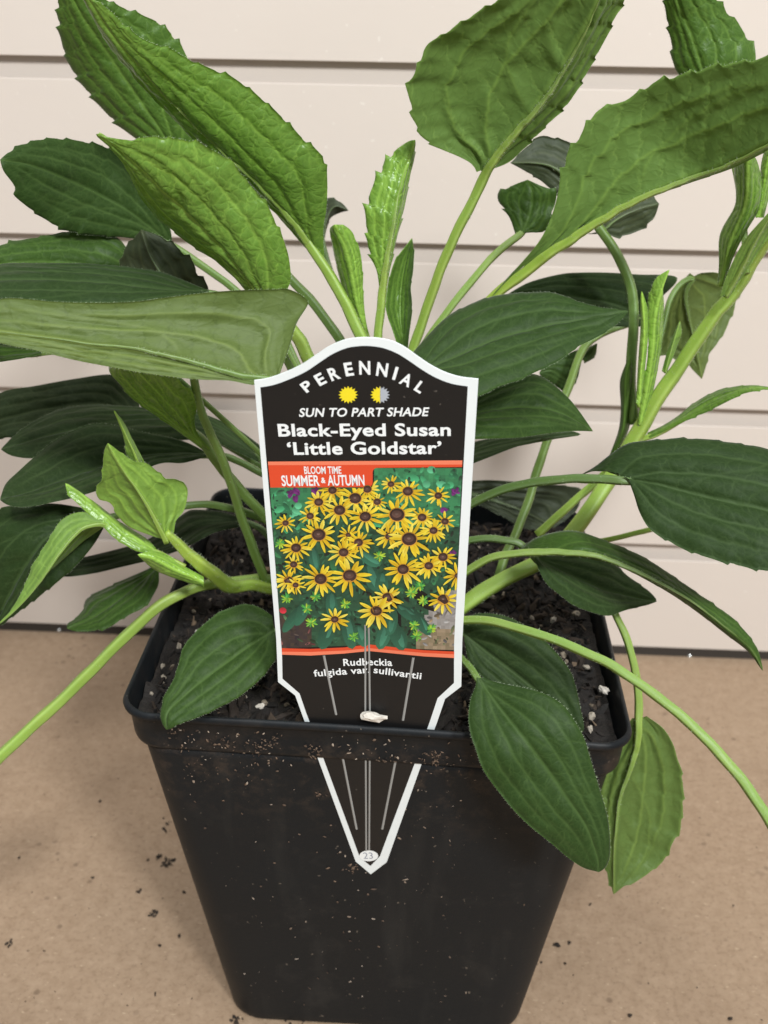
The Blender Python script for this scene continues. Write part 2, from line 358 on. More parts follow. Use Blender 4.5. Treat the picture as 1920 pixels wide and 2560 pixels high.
prof = bot+[(wallh(z), 10.8-3.6*z/110, z) for z in (10, 25, 40, 55, 70, 85, 98, 106, 109.5)]
inner = [(wallh(z)-1.1, 9.8-3.6*z/110, z) for z in (109.5, 98, 70, 40, 10)]+[(wallh(3)-3, 10, 2.2)]
loft('pot_wall', prof+inner, M_POT, pot, True)
rimp = [(55.00, 6.80, 109.3), (55.80, 7.10, 109.2), (56.30, 7.30, 109.5), (56.55, 7.40, 110.4), (56.80, 7.50, 114), (57.00, 7.50, 117.7), (57.50, 7.60, 118.1), (58.00, 7.70, 118.5), (58.10, 7.70, 119.3), (57.80, 7.60, 119.9), (57.40, 7.50, 120.2),
        (57.10, 7.40, 120.1), (56.90, 7.30, 119.4), (56.70, 7.20, 117), (56.50, 7.10, 112), (55.60, 6.90, 110.6), (54.00, 6.60, 109.6)]
loft('rim', rimp, M_POT, pot)

# ------------------------------------------------------------------ soil
def fbm(p, s, o=3):
    return noise.fractal(Vector(p)*s, 1.0, 2.0, o)
soil = empty('potting_soil', (PX, PY, 110), 'dark potting soil with bark and pale perlite filling the black pot', 'soil', kind='stuff')
SOILZ = 115.0
def soilz(x, y): return SOILZ+1.8*fbm((x, y, 3), 0.06)+1.3*fbm((x, y, 9), 0.25)-1.2*max(0, (max(abs(x), abs(y))-44)/10)
N = 110; V = []; F = []
for j in range(N+1):
    for i in range(N+1):
        x = (i/N*2-1)*55.6; y = (j/N*2-1)*55.6
        # round the corners
        mx = max(abs(x), abs(y)); d = math.hypot(x, y)
        if abs(x) > 48.2 and abs(y) > 48.2:
            ex, ey = abs(x)-48.2, abs(y)-48.2; L = math.hypot(ex, ey); M = max(ex, ey)
            if L > 0: x = math.copysign(48.2+ex*M/L, x); y = math.copysign(48.2+ey*M/L, y)
        V.append(potw(x, y, soilz(x, y)))
for j in range(N):
    for i in range(N):
        a = j*(N+1)+i; F.append((a, a+1, a+N+2, a+N+1))
obj('soil_surface', mkmesh('soil_surface', V, F, [M_SOIL]), soil, kind='stuff')
def ico():
    bm = bmesh.new(); bmesh.ops.create_icosphere(bm, subdivisions=1, radius=1)
    v = np.array([x.co[:] for x in bm.verts]); f = [[q.index for q in p.verts] for p in bm.faces]; bm.free(); return v, f
ICV, ICF = ico()
bm_ = bmesh.new(); bmesh.ops.create_icosphere(bm_, subdivisions=2, radius=1)
IC2V = np.array([x.co[:] for x in bm_.verts]); IC2F = [[q.index for q in p.verts] for p in bm_.faces]; bm_.free()
def rot_rand():
    q = np.random.normal(size=4); q /= np.linalg.norm(q); a, b, c, d = q
    return np.array([[a*a+b*b-c*c-d*d, 2*(b*c-a*d), 2*(b*d+a*c)], [2*(b*c+a*d), a*a-b*b+c*c-d*d, 2*(c*d-a*b)], [2*(b*d-a*c), 2*(c*d+a*b), a*a-b*b-c*c+d*d]])
class Crumbs:
    def __init__(s): s.v = []; s.f = []; s.t = []
    def add(s, p, size, R=None, tone=None, big=False):
        iv, jf = (IC2V, IC2F) if big else (ICV, ICF)
        R = rot_rand() if R is None else R
        j = 1+(0.33 if big else 0.30)*np.random.uniform(-1, 1, (len(iv), 1))
        b = len(s.v); s.v += list((iv*j*np.array(size)) @ R.T + p); s.f += [[k+b for k in q] for q in jf]
        s.t += [random.random() if tone is None else tone]*len(iv)
    def build(s, name, mat, parent=None, smooth=False, **props):
        m = mkmesh(name, s.v, s.f, [mat], smooth)
        a = m.attributes.new('tone', 'FLOAT', 'POINT'); a.data.foreach_set('value', s.t)
        return obj(name, m, parent, **props)
cb = Crumbs(); cp = Crumbs()
def spot():
    while True:
        x, y = random.uniform(-53, 53), random.uniform(-53, 53)
        if abs(x) < 46 or abs(y) < 46 or math.hypot(abs(x)-46, abs(y)-46) < 7: return x, y
for i in range(3800):
    x, y = spot(); r = random.uniform(0.35, 1.15)*random.choice((1, 1, 1, 1.5))
    cb.add(potw(x, y, soilz(x, y)+r*0.2), (r*random.uniform(1, 3.2), r*random.uniform(0.5, 1), r*random.uniform(0.3, 0.7)), tone=random.random()**1.15)
for i in range(130):
    x, y = spot(); r = random.uniform(0.2, 0.7)
    cp.add(potw(x, y, soilz(x, y)+r*0.5), (r*random.uniform(0.9, 1.5), r, r*0.8), big=True, tone=random.random()**1.3)
for px, py, r in ((345, 1712, 1.6), (380, 1735, 1.2), (447, 1617, 1.5), (485, 1530, 1.1), (408, 1668, 1.3), (663, 1758, 1.5), (410, 1700, 1.8), (1383, 1550, 1.5), (1440, 1535, 1.9), (1466, 1667, 1.3), (1480, 1790, 1.9), (1510, 1725, 2.0), (1232, 1493, 1.4), (1262, 1486, 1.6), (1330, 1545, 1.1), (1475, 1822, 1.3), (650, 1765, 1.3), (610, 1755, 1.0)):
    d = ray(px, py); P = CAM+d*((SOILZ+0.8-CAM[2])/d[2])
    cp.add(P, (r*0.74, r*0.52, r*0.42), big=True, tone=random.uniform(0.5, 1))
cb.build('bark_pieces', M_BARK, soil, kind='stuff'); cp.build('perlite_grains', M_PERL, soil, False, kind='stuff')

# ------------------------------------------------------------------ the plant tag
# the tag's plane hugs the front of the pot wall and sticks up past the rim, leaning towards the viewer
TAN = (55.2-42.6)/110.0
tag_o = potw(0, -(wallh(110)+0.55), 110.0)
tag_s = potw(1, -(wallh(110)+0.55), 110.0)-tag_o; tag_s /= np.linalg.norm(tag_s)
def tagdir(k):
    v = np.array([0, -k, 1.0]); v -= tag_s*(v @ tag_s); v /= np.linalg.norm(v)
    n_ = np.cross(tag_s, v); n_ /= np.linalg.norm(n_)
    return v, (-n_ if n_[1] > 0 else n_)
tag_t, tag_n = tagdir(0.098)                               # free blade above the slot
tag_t2, tag_n2 = tagdir(TAN)                               # point lying against the pot wall below it
def ts(px, py):                                            # photo pixel on the tag -> tag coordinates (mm)
    d = ray(px, py); k = ((tag_o-CAM) @ tag_n)/(d @ tag_n); P = CAM+d*k-tag_o
    if P @ tag_t < 0:
        k = ((tag_o-CAM) @ tag_n2)/(d @ tag_n2); P = CAM+d*k-tag_o
        return np.array([P @ tag_s, P @ tag_t2])
    return np.array([P @ tag_s, P @ tag_t])
S_MID = ts(922, 1700)[0]
T_A, T_B, T_C = ts(922, 1450)[1], ts(922, 1640)[1], ts(922, 1850)[1]
def sink(s, t):                                            # shallow crease running up the middle of the stake
    if t > T_A: d = 0
    elif t > T_B: d = (T_A-t)/(T_A-T_B)
    elif t > T_C: d = 1-0.75*(T_B-t)/(T_B-T_C)
    else: d = 0.25
    return 1.15*d*max(0, 1-abs(s-S_MID)/21.0)*min(1, max(0, t/8.0))
def tw(s, t, off=0.0):
    if t < 0: return tag_o+tag_s*s+tag_t2*t+tag_n2*(off-sink(s, t))
    return tag_o+tag_s*s+tag_t*t+tag_n*(off-sink(s, t))
zT = lambda x, y: (600+x*.3858, 820+y*.3858)
zB = lambda x, y: (640+x*.3376, 1600+y*.3376)
zP = lambda x, y: (640+x*.3376, 1140+y*.3376)
tag = empty('plant_tag', tag_o, 'white-edged black plant tag printed with yellow flowers, tucked into the pot rim', 'plant tag')
def plastic(name, c, rough=0.38, spec=0.45):
    t = NT(name); co = t.new('ShaderNodeTexCoord').outputs['Object']
    n = t.noise(350, co, 3)
    cc = t.mix(t.math('MULTIPLY', n, 0.35), c, tuple(min(1, x*0.82+0.004) for x in c))
    sp = t.ramp(t.noise(900, co, 1), [(0.765, 0.0), (0.80, 1.0)])
    cc = t.mix(t.math('MULTIPLY', sp, 0.22), cc, (0.30, 0.26, 0.22))
    t.link(cc, t.b.inputs['Base Color']); t.b.inputs['Roughness'].default_value = rough; t.b.inputs['Specular IOR Level'].default_value = spec
    t.link(t.bump(t.noise(60, co, 2), 0.05, 0.0006), t.b.inputs['Normal'])
    return t.m
M_TWHITE = plastic('tag_white', (0.80, 0.84, 0.84)); M_TBLACK = plastic('tag_black', (0.0085, 0.0080, 0.0080), 0.42, 0.34)
M_RED = plastic('tag_red', (0.72, 0.070, 0.022)); M_SALMON = plastic('tag_salmon', (0.86, 0.215, 0.115))
M_YEL = plastic('tag_yellow', (0.86, 0.70, 0.02)); M_GREY = plastic('tag_grey', (0.42, 0.45, 0.50))
M_LET = plastic('tag_lettering', (0.86, 0.88, 0.88)); M_INK = plastic('tag_ink', (0.30, 0.32, 0.38))
M_RIB = plastic('tag_rib', (0.30, 0.30, 0.29), 0.2, 0.7)  # pale grey paints the gloss on the raised ribs, plus worn print

def sheet(name, outline, mat, off, parent, cuts_s=(), cuts_t=(), thick=0.0):
    """flat outline in tag coordinates -> a sheet following the tag's crease"""
    bm = bmesh.new()
    vs = [bm.verts.new((p[0], p[1], 0)) for p in outline]; bm.faces.new(vs)
    bmesh.ops.triangulate(bm, faces=list(bm.faces))
    for c in list(cuts_s)+[S_MID]:
        bmesh.ops.bisect_plane(bm, geom=list(bm.verts)+list(bm.edges)+list(bm.faces), plane_co=(c, 0, 0), plane_no=(1, 0, 0), dist=1e-5)
    for c in list(cuts_t)+[T_A, T_B, T_C, 0.0, 8.0]:
        bmesh.ops.bisect_plane(bm, geom=list(bm.verts)+list(bm.edges)+list(bm.faces), plane_co=(0, c, 0), plane_no=(0, 1, 0), dist=1e-5)
    bm.normal_update()
    if sum(f.normal.z for f in bm.faces) < 0: bmesh.ops.reverse_faces(bm, faces=list(bm.faces))
    if thick:
        r = bmesh.ops.extrude_face_region(bm, geom=list(bm.faces))
        for v in [g for g in r['geom'] if isinstance(g, bmesh.types.BMVert)]: v.co.z += thick
    for v in bm.verts: v.co = Vector(tw(v.co.x, v.co.y, off+v.co.z)*MM)
    bmesh.ops.recalc_face_normals(bm, faces=list(bm.faces)) if thick else None
    m = bpy.data.meshes.new(name); bm.to_mesh(m); bm.free(); m.materials.append(mat)
    return obj(name, m, parent)
def smoothline(pts, n=8):
    P = [np.array(p, float) for p in pts]; out = []
    for i in range(len(P)-1):
        p0, p1, p2, p3 = P[max(0, i-1)], P[i], P[i+1], P[min(len(P)-1, i+2)]
        for k in range(n):
            t = k/n; out.append(0.5*((2*p1)+(-p0+p2)*t+(2*p0-5*p1+4*p2-p3)*t*t+(-p0+3*p1-3*p2+p3)*t**3))
    out.append(P[-1]); return out
top_o = smoothline([zT(*p) for p in ((92, 342), (180, 328), (290, 290), (400, 238), (490, 178), (570, 125), (660, 85), (740, 68), (820, 64), (910, 70), (1000, 92), (1080, 135), (1160, 192), (1240, 245), (1330, 290), (1430, 320), (1545, 333))], 5)
outer = top_o+[np.array(p) for p in (zB(1528, 0), zB(1520, 345), zB(1400, 440), zB(1340, 615), zB(1245, 865), zB(968, 1645), zB(850, 1735), zB(738, 1640), zB(448, 850), zB(335, 540), zB(290, 415), zB(163, 312), zB(150, 0))]
OUT = [ts(*p) for p in outer]
top_i = smoothline([zT(*p) for p in ((132, 384), (220, 368), (330, 328), (430, 280), (520, 220), (600, 168), (690, 130), (770, 117), (850, 117), (930, 130), (1020, 165), (1100, 215), (1180, 270), (1270, 322), (1370, 360), (1476, 378))], 5)
inner_ = top_i+[np.array(p) for p in (zB(1467, 0), zB(1466, 320), zB(1345, 435), zB(1288, 605), zB(1195, 860), zB(918, 1600), zB(848, 1672), zB(770, 1612), zB(490, 850), zB(370, 540), zB(322, 400), zB(196, 288), zB(190, 0))]
INN = [ts(*p) for p in inner_]
cs = [S_MID+d for d in (-14, -7, 7, 14)]
sheet('tag_sheet', OUT, M_TWHITE, -0.4, tag, cs, thick=0.4)
sheet('black_print', INN, M_TBLACK, 0.03, tag, cs)
def poly(name, pts, mat, off): return sheet(name, [ts(*p) for p in pts], mat, off, tag)
# stripes
poly('light_stripe', [zT(181, 865), zT(1441, 857), zT(1440, 884), zT(183, 888)], M_SALMON, 0.05)
def rc(cx, cy, r, a0, a1, n=6): return [(cx+r*math.cos(math.radians(a0+(a1-a0)*i/n)), cy+r*math.sin(math.radians(a0+(a1-a0)*i/n))) for i in range(n+1)]
poly('bloom_time_panel', [zT(*p) for p in [(183, 888), (1440, 884), (1439, 900), (890, 905)]+rc(890, 935, 30, -90, -180)+[(860, 1000)]+rc(830, 1000, 30, 0, 90)+[(197, 1033)]], M_RED, 0.052)
poly('red_stripe', [zB(190, 62), zB(400, 75), zB(650, 72), zB(835, 55), zB(1050, 72), zB(1250, 85), zB(1468, 88), zB(1468, 108), zB(1250, 106), zB(1050, 96), zB(835, 84), zB(650, 96), zB(400, 98), zB(191, 88)], M_RED, 0.055)
poly('light_stripe', [zB(191, 88), zB(400, 98), zB(650, 96), zB(835, 84), zB(1050, 96), zB(1250, 106), zB(1468, 108), zB(1468, 136), zB(1250, 132), zB(1050, 120), zB(835, 106), zB(650, 118), zB(400, 124), zB(192, 110)], M_SALMON, 0.057)

# the printed picture: flat print in one mesh, colours per face
class Print:
    def __init__(s): s.v = []; s.f = []; s.c = []; s.lay = 0.05
    def poly(s, pts, c, var=0.0, grad=None):
        q = [ts(*zP(*p)) for p in pts]; b = len(s.v)
        s.v += [(a[0], a[1], s.lay) for a in q]; s.f.append(list(range(b, b+len(q))))
        k = 1+random.uniform(-var, var); s.c.append([tuple(max(0, x*k*(g[0], g[1], g[2])[j]) for j, x in enumerate(c)) for g in (grad or [(1, 1, 1)]*len(pts))])
pr = Print()
EDGE_L = lambda y: 104+(y-235)*0.072
EDGE_R = lambda y: 1527-(y-90)*0.046
def clipx(pts):
    return [(min(max(x, EDGE_L(y)), EDGE_R(y)), y) for x, y in pts]
def bottom_y(x): return 1420+ (x-190)/1275*35 - 22*max(0, 1-abs(x-830)/640)
gx = [0, .2, .4, .6, .8, 1]
rows = [95, 232, 400, 600, 800, 1000, 1200, 1350]
# background in patches
for i in range(46):
    for j in range(52):
        x0 = 100+i*31; y0 = 88+j*26; x1 = x0+31; y1 = y0+26
        if x0 < 852 and y0 < 230:
            if y1 <= 230: continue
            y0 = max(y0, 229)
        xm, ym = (x0+x1)/2, (y0+y1)/2
        if x1 < EDGE_L(ym) or x0 > EDGE_R(ym): continue
        if y0 > bottom_y(xm): continue
        y1 = min(y1, bottom_y(xm)+6)
        n = noise.noise(Vector((xm*0.012, ym*0.012, 1))); n2 = noise.noise(Vector((xm*0.045, ym*0.045, 5)))
        g = 0.5+0.5*n+0.3*n2
        if xm > 1180 and ym > 930+ (1480-xm)*1.1 and ym < 1440:
            cc = (0.30+0.1*n2, 0.28+0.1*n2, 0.27+0.1*n2) if ym < 1290 else (0.26+0.15*n2, 0.20+0.1*n2, 0.13+0.08*n2)
        elif (ym > 1180 and xm < 420) : cc = (0.045+0.03*n2, 0.032+0.02*n2, 0.03)
        elif ym < 520 and (xm < 420 or xm > 860): cc = (0.02+0.03*g, 0.10+0.17*g, 0.05+0.06*g)
        else: cc = (0.010+0.02*g, 0.040+0.07*g, 0.022+0.035*g)
        pr.poly(clipx([(x0, y0), (x1, y0), (x1, y1), (x0, y1)]), cc, 0.12)
def blob(cx, cy, rx, ry, rot, c, var=0.15, n=9):
    if not (EDGE_L(cy)+rx < cx < EDGE_R(cy)-rx): 
        pass
    ca, sa = math.cos(rot), math.sin(rot); pts = []
    for i in range(n):
        a = 2*math.pi*i/n; x = rx*math.cos(a); y = ry*math.sin(a)
        pts.append((cx+x*ca-y*sa, cy+x*sa+y*ca))
    pr.poly(clipx(pts), c, var, [(1+0.45*math.sin(6.283*i/n+rot),)*3 for i in range(n)])
pr.lay = 0.056
rr = random.Random(11)
for i in range(240):                                       # soft leaves of the border
    x = rr.uniform(120, 1510); y = rr.uniform(100, 1400)
    if x < 900 and y < 265: continue
    if x > 1180 and y > 960+(1480-x)*1.1: continue
    if y > bottom_y(x)-30: continue
    pr.lay += 0.00008
    if y < 560 and (x < 400 or x > 880): blob(x, y, rr.uniform(22, 52), rr.uniform(16, 34), rr.uniform(0, 3), rr.choice(((0.03, 0.24, 0.10), (0.06, 0.36, 0.16), (0.02, 0.13, 0.06), (0.10, 0.42, 0.22))))
    elif y < 980: blob(x, y, rr.uniform(25, 60), rr.uniform(10, 24), rr.uniform(0, 3), rr.choice(((0.02, 0.10, 0.045), (0.03, 0.15, 0.06), (0.012, 0.06, 0.03))))
for i in range(900):                                       # fine mottling over the patches
    x = rr.uniform(115, 1515); y = rr.uniform(98, 1415)
    if (x < 880 and y < 250) or y > bottom_y(x)-16: continue
    pr.lay += 0.00002; v = rr.uniform(0.3, 1.6)
    if x > 1180 and y > 930+(1480-x)*1.1: cc = tuple(q*v*0.8 for q in rr.choice(((0.34, 0.33, 0.33), (0.28, 0.21, 0.13), (0.16, 0.18, 0.09), (0.40, 0.37, 0.36))))
    elif y > 1170 and x < 430: cc = tuple(q*v for q in rr.choice(((0.06, 0.045, 0.04), (0.03, 0.025, 0.025), (0.16, 0.06, 0.06), (0.05, 0.11, 0.05))))
    elif y < 540 and (x < 420 or x > 860): cc = tuple(q*v for q in ((0.04, 0.20, 0.09) if rr.random() < .7 else (0.015, 0.05, 0.03)))
    else: cc = tuple(q*v for q in ((0.022, 0.085, 0.045) if rr.random() < .75 else (0.012, 0.022, 0.016)))
    blob(x, y, rr.uniform(10, 30), rr.uniform(5, 13), rr.uniform(0, 3), cc, 0.1, 7)
for cx, cy, a, l, wd in ((270, 1210, 2.2, 120, 40), (340, 1160, 2.0, 110, 45), (520, 1330, 1.9, 120, 60), (690, 1320, 1.4, 130, 55), (780, 1350, 1.2, 90, 50), (950, 1330, 1.9, 130, 55), (1050, 1350, 1.2, 110, 60), (1210, 1230, 0.9, 130, 45), (1120, 1170, 0.6, 100, 40), (560, 1110, 1.5, 100, 45), (1000, 1230, 1.7, 110, 50), (860, 900, 1.2, 110, 60), (430, 760, 1.4, 90, 40), (840, 760, 0.6, 90, 45), (930, 960, 1.6, 100, 50)):
    pr.lay += 0.0015; blob(cx, cy, l, wd, a, (0.022, 0.105, 0.062), 0.25, 12)
    pr.lay += 0.0005; blob(cx+6, cy-8, l*0.9, wd*0.45, a, (0.040, 0.165, 0.105), 0.25, 10)
for cx, cy in ((270, 280), (300, 262), (250, 268), (285, 312), (450, 255), (440, 270), (1465, 262), (1480, 255), (1395, 395), (1450, 720)):
    for q in range(5):
        pr.lay += 0.0004; blob(cx+rr.uniform(-18, 18), cy+rr.uniform(-14, 14), rr.uniform(16, 26), rr.uniform(9, 14), rr.uniform(0, 3), (0.13, 0.018, 0.14), 0.4)
pr.lay += 0.001; blob(200, 1142, 27, 24, 0.4, (0.55, 0.03, 0.05))
for cx, cy in ((440, 1040), (375, 1130), (410, 1235), (720, 1350), (1160, 1000), (1215, 960), (1150, 1010), (1170, 1255), (1190, 1335), (915, 735), (660, 1100), (1300, 1280), (180, 640), (230, 1050), (1240, 1070)):
    for q in range(11):                                    # buds
        a = q*0.571+rr.uniform(-.2, .2); L = rr.uniform(34, 52)
        pr.lay += 0.0002; blob(cx+L*.5*math.cos(a), cy+L*.5*math.sin(a), L*.5, 7, a, rr.choice(((0.06, 0.30, 0.06), (0.16, 0.42, 0.05), (0.35, 0.50, 0.04))), 0.2, 6)
FL = [(567, 250, 32, 115), (735, 310, 45, 130), (825, 242, 32, 110), (1000, 205, 25, 85), (1125, 258, 38, 125), (1350, 290, 28, 95), (465, 338, 33, 118), (620, 397, 42, 138), (810, 445, 42, 142), (898, 335, 28, 80), (1045, 430, 55, 172), (1230, 450, 32, 105), (1400, 480, 28, 95), (1315, 547, 30, 108), (402, 440, 27, 88), (220, 492, 24, 88), (465, 578, 50, 155), (685, 580, 20, 95), (760, 635, 33, 118), (985, 590, 28, 125), (1135, 610, 55, 172), (298, 675, 37, 118), (650, 708, 36, 128), (1385, 742, 35, 112), (280, 797, 27, 82), (1280, 807, 32, 118), (480, 905, 45, 152), (242, 915, 33, 118), (295, 950, 22, 85), (695, 880, 50, 168), (1090, 833, 42, 162), (1488, 880, 18, 120), (975, 1045, 40, 132), (1388, 1057, 42, 128), (890, 1150, 42, 152), (583, 1212, 28, 118), (1240, 450, 26, 70)]
FL.sort(key=lambda q: q[1]+q[3]*0.2)
for cx, cy, r0, r1 in FL:
    npet = rr.randint(12, 15) if r1 > 100 else rr.randint(8, 11); a0 = rr.uniform(0, 1)
    pr.lay += 0.001
    for q in range(npet):
        a = a0+2*math.pi*q/npet+rr.uniform(-.13, .13); L = r1*rr.uniform(0.82, 1.06); squ = 0.88
        wd = r1*rr.uniform(0.068, 0.105); bend = rr.uniform(-.12, .12)
        ca, sa = math.cos(a), math.sin(a)
        pts = []
        for t_, w_ in ((0.18, 0.35), (0.45, 0.95), (0.68, 1.0), (0.88, 0.62), (1.0, 0.05)):
            pts.append((t_*L, w_*wd+bend*L*t_*t_))
        for t_, w_ in ((0.9, 0.6), (0.68, 1.0), (0.45, 0.95), (0.18, 0.35)):
            pts.append((t_*L, -w_*wd+bend*L*t_*t_))
        pp = clipx([(cx+x*ca-y*sa, cy+(x*sa+y*ca)*squ+0.06*L*(x/L)**2) for x, y in pts])
        pp = [(x, max(y, 233) if x < 870 else max(y, 96)) for x, y in pp]
        pr.lay += 0.00015
        yc = rr.choice(((0.80, 0.62, 0.03), (0.85, 0.70, 0.05), (0.70, 0.50, 0.02), (0.87, 0.75, 0.10)))
        pr.poly(pp, yc, 0.10, [(0.80, 0.52, 0.3), (0.95, 0.88, 0.8), (1.05, 1.08, 1.2), (1.06, 1.1, 1.5), (1.0, 1.0, 1.0), (0.92, 0.86, 0.8), (0.90, 0.82, 0.7), (0.85, 0.72, 0.5), (0.75, 0.46, 0.2)])
        if rr.random() < 0.6:
            pr.lay += 0.00005
            mid = [(0.2*L, 0.0), (0.55*L, 0.16*wd+bend*L*.30), (0.85*L, bend*L*.72), (0.55*L, -0.16*wd+bend*L*.30)]
            qq = clipx([(cx+x*ca-y*sa, cy+(x*sa+y*ca)*squ+0.06*L*(x/L)**2) for x, y in mid])
            pr.poly([(x, max(y, 233) if x < 870 else max(y, 96)) for x, y in qq], (yc[0]*0.72, yc[1]*0.58, 0.01), 0.1)
    pr.lay += 0.0006; blob(cx, cy, r0*1.12, r0*0.98, 0, (0.50, 0.24, 0.03), 0.1, 14)
    pr.lay += 0.0003; blob(cx, cy, r0, r0*0.86, 0, (0.040, 0.018, 0.016), 0.2, 14)
    pr.lay += 0.0003; blob(cx-r0*.05, cy-r0*.1, r0*.68, r0*.52, 0, (0.085, 0.042, 0.034), 0.2, 12)
    pr.lay += 0.0003; blob(cx-r0*.05, cy-r0*.12, r0*.25, r0*.18, 0, (0.15, 0.09, 0.075), 0.2, 8)
bmn = bmesh.new(); lay_c = bmn.loops.layers.float_color.new('ink')
_vs = [bmn.verts.new(v) for v in pr.v]
for i, f in enumerate(pr.f):
    try: q = bmn.faces.new([_vs[j] for j in f])
    except ValueError: continue
    for lp, cc in zip(q.loops, pr.c[i]): lp[lay_c] = (*cc, 1)
for c_, n_ in (((S_MID, 0, 0), (1, 0, 0)), ((0, T_A, 0), (0, 1, 0)), ((0, T_B, 0), (0, 1, 0))):
    bmesh.ops.bisect_plane(bmn, geom=list(bmn.verts)+list(bmn.edges)+list(bmn.faces), plane_co=c_, plane_no=n_, dist=1e-6)
bmn.normal_update()
for f in bmn.faces:
    if f.normal.z < 0: f.normal_flip()
for v in bmn.verts: v.co = Vector(tw(v.co.x, v.co.y, v.co.z)*MM)
m = bpy.data.meshes.new('flower_picture'); bmn.to_mesh(m); bmn.free()
t = NT('tag_picture_print'); a = t.new('ShaderNodeVertexColor', layer_name='ink'); co = t.new('ShaderNodeTexCoord').outputs['Object']
cc = t.mix(t.math('MULTIPLY', t.noise(1500, co, 4, 0.7), 0.55), a.outputs[0], t.mix(1.0, a.outputs[0], (0.45, 0.45, 0.45), 'MULTIPLY'))
cc = t.mix(0.25, cc, t.mix(1.0, cc, (1.6, 1.6, 1.5), 'MULTIPLY'))
t.link(cc, t.b.inputs['Base Color']); t.b.inputs['Roughness'].default_value = 0.4
m.materials.append(t.m)
obj('flower_picture', m, tag, label='printed picture of a clump of yellow daisies with dark centres')

# lettering
def text_verts(s, bold=0.0, shear=0.0, spacing=1.0):
    cu = bpy.data.curves.new('lettering', 'FONT'); cu.body = s; cu.size = 1; cu.offset = bold; cu.shear = shear; cu.resolution_u = 4
    cu.space_character = spacing
    o = bpy.data.objects.new('lettering', cu); col.objects.link(o); bpy.context.view_layer.update()
    me = bpy.data.meshes.new_from_object(o.evaluated_get(bpy.context.evaluated_depsgraph_get()))
    bpy.data.objects.remove(o); bpy.data.curves.remove(cu)
    V = np.array([v.co[:2] for v in me.vertices]); F = [list(p.vertices) for p in me.polygons]; bpy.data.meshes.remove(me)
    return V, F
CAPH = None
def lettering(s, p0, p1, cap, mat=None, bold=0.02, shear=0.0, off=0.09, spacing=1.0):
    """s from pixel p0 to pixel p1 along its baseline, capitals `cap` pixels high"""
    global CAPH
    if CAPH is None: CAPH = text_verts('H')[0][:, 1].max()
    V, F = text_verts(s, bold, shear, spacing)
    a, b = ts(*p0), ts(*p1); c = ts(p0[0], p0[1]-cap)
    L = np.linalg.norm(b-a); ex = (b-a)/L; ey = np.array([-ex[1], ex[0]]); H = abs((c-a) @ ey)
    x0, x1 = V[:, 0].min(), V[:, 0].max(); 
    bm = bmesh.new(); vs = []
    for x, y in V:
        q = a+ex*((x-x0)/(x1-x0)*L)+ey*(y/CAPH*H); vs.append(bm.verts.new((q[0], q[1], 0)))
    for f in F:
        try: bm.faces.new([vs[i] for i in f])
        except ValueError: pass
    for cpl in (S_MID,):
        bmesh.ops.bisect_plane(bm, geom=list(bm.verts)+list(bm.edges)+list(bm.faces), plane_co=(cpl, 0, 0), plane_no=(1, 0, 0), dist=1e-6)
    bm.normal_update()
    for f in bm.faces:
        if f.normal.z < 0: f.normal_flip()
    for v in bm.verts: v.co = Vector(tw(v.co.x, v.co.y, off)*MM)
    me = bpy.data.meshes.new('lettering'); bm.to_mesh(me); bm.free(); me.materials.append(mat or M_LET)
    return obj('lettering', me, tag)
for ch, x, y, ang in (('P', 432, 368, -35), ('E', 522, 325, -27), ('R', 612, 292, -18), ('E', 708, 265, -8), ('N', 810, 257, 1), ('N', 922, 268, 8), ('I', 1006, 291, 15), ('A', 1078, 330, 24), ('L', 1168, 375, 32)):
    hw = {'I': 10, 'N': 36, 'E': 27, 'R': 32, 'P': 29, 'A': 36, 'L': 25}[ch]; r = math.radians(ang); hh = 41
    bx, by = x-math.sin(r)*hh*-1*-1, y+math.cos(r)*hh
    p0 = zT(bx-math.cos(r)*hw, by-math.sin(r)*hw); p1 = zT(bx+math.cos(r)*hw, by+math.sin(r)*hw)
    lettering(ch, p0, p1, 82*.3858, bold=0.03)
lettering('SUN TO PART SHADE', zT(383, 573), zT(1228, 568), 53*.3858, bold=0.022, shear=0.22, spacing=1.04)
lettering('Black-Eyed Susan', zT(250, 699), zT(1366, 695), 76*.3858, bold=0.026, spacing=1.05)
lettering('\u2018Little Goldstar\u2019', zT(310, 818), zT(1306, 812), 76*.3858, bold=0.026, spacing=1.05)
lettering('BLOOM TIME', zT(418, 943), zT(658, 942), 46*.3858, bold=0.015, off=0.10)
lettering('SUMMER', zT(273, 1021), zT(518, 1019), 65*.3858, bold=0.02, off=0.10)
lettering('&', zT(527, 1002), zT(556, 1002), 34*.3858, bold=0.03, off=0.10)
lettering('AUTUMN', zT(570, 1018), zT(808, 1017), 65*.3858, bold=0.02, off=0.10)
lettering('Rudbeckia', zB(646, 206), zB(1008, 208), 48*.3376, bold=0.02, spacing=1.06)
lettering('fulgida var.', zB(430, 277), zB(842, 262), 46*.3376, bold=0.02, spacing=1.06)
lettering('sullivantii', zB(868, 262), zB(1222, 298), 46*.3376, bold=0.02, spacing=1.06)
def sun(cx, cy, r, mat, half=None, off=0.07):
    n = 16; pts = []
    for i in range(2*n):
        a = math.pi*i/n; q = r if i % 2 == 0 else r*0.72
        x = cx+q*math.cos(a)*1.03; y = cy+q*math.sin(a)*0.92
        if half is not None: x = max(x, cx) if half > 0 else min(x, cx)
        pts.append(zT(x, y))
    out = []
    for p in pts:
        if not out or np.hypot(p[0]-out[-1][0], p[1]-out[-1][1]) > 0.05: out.append(p)
    sheet('sun_symbol', [ts(*p) for p in out], mat, off, tag)
sun(701, 432, 62, M_YEL); sun(908, 432, 62, M_YEL, -1); sun(909, 432, 62, M_GREY, 1, 0.075)
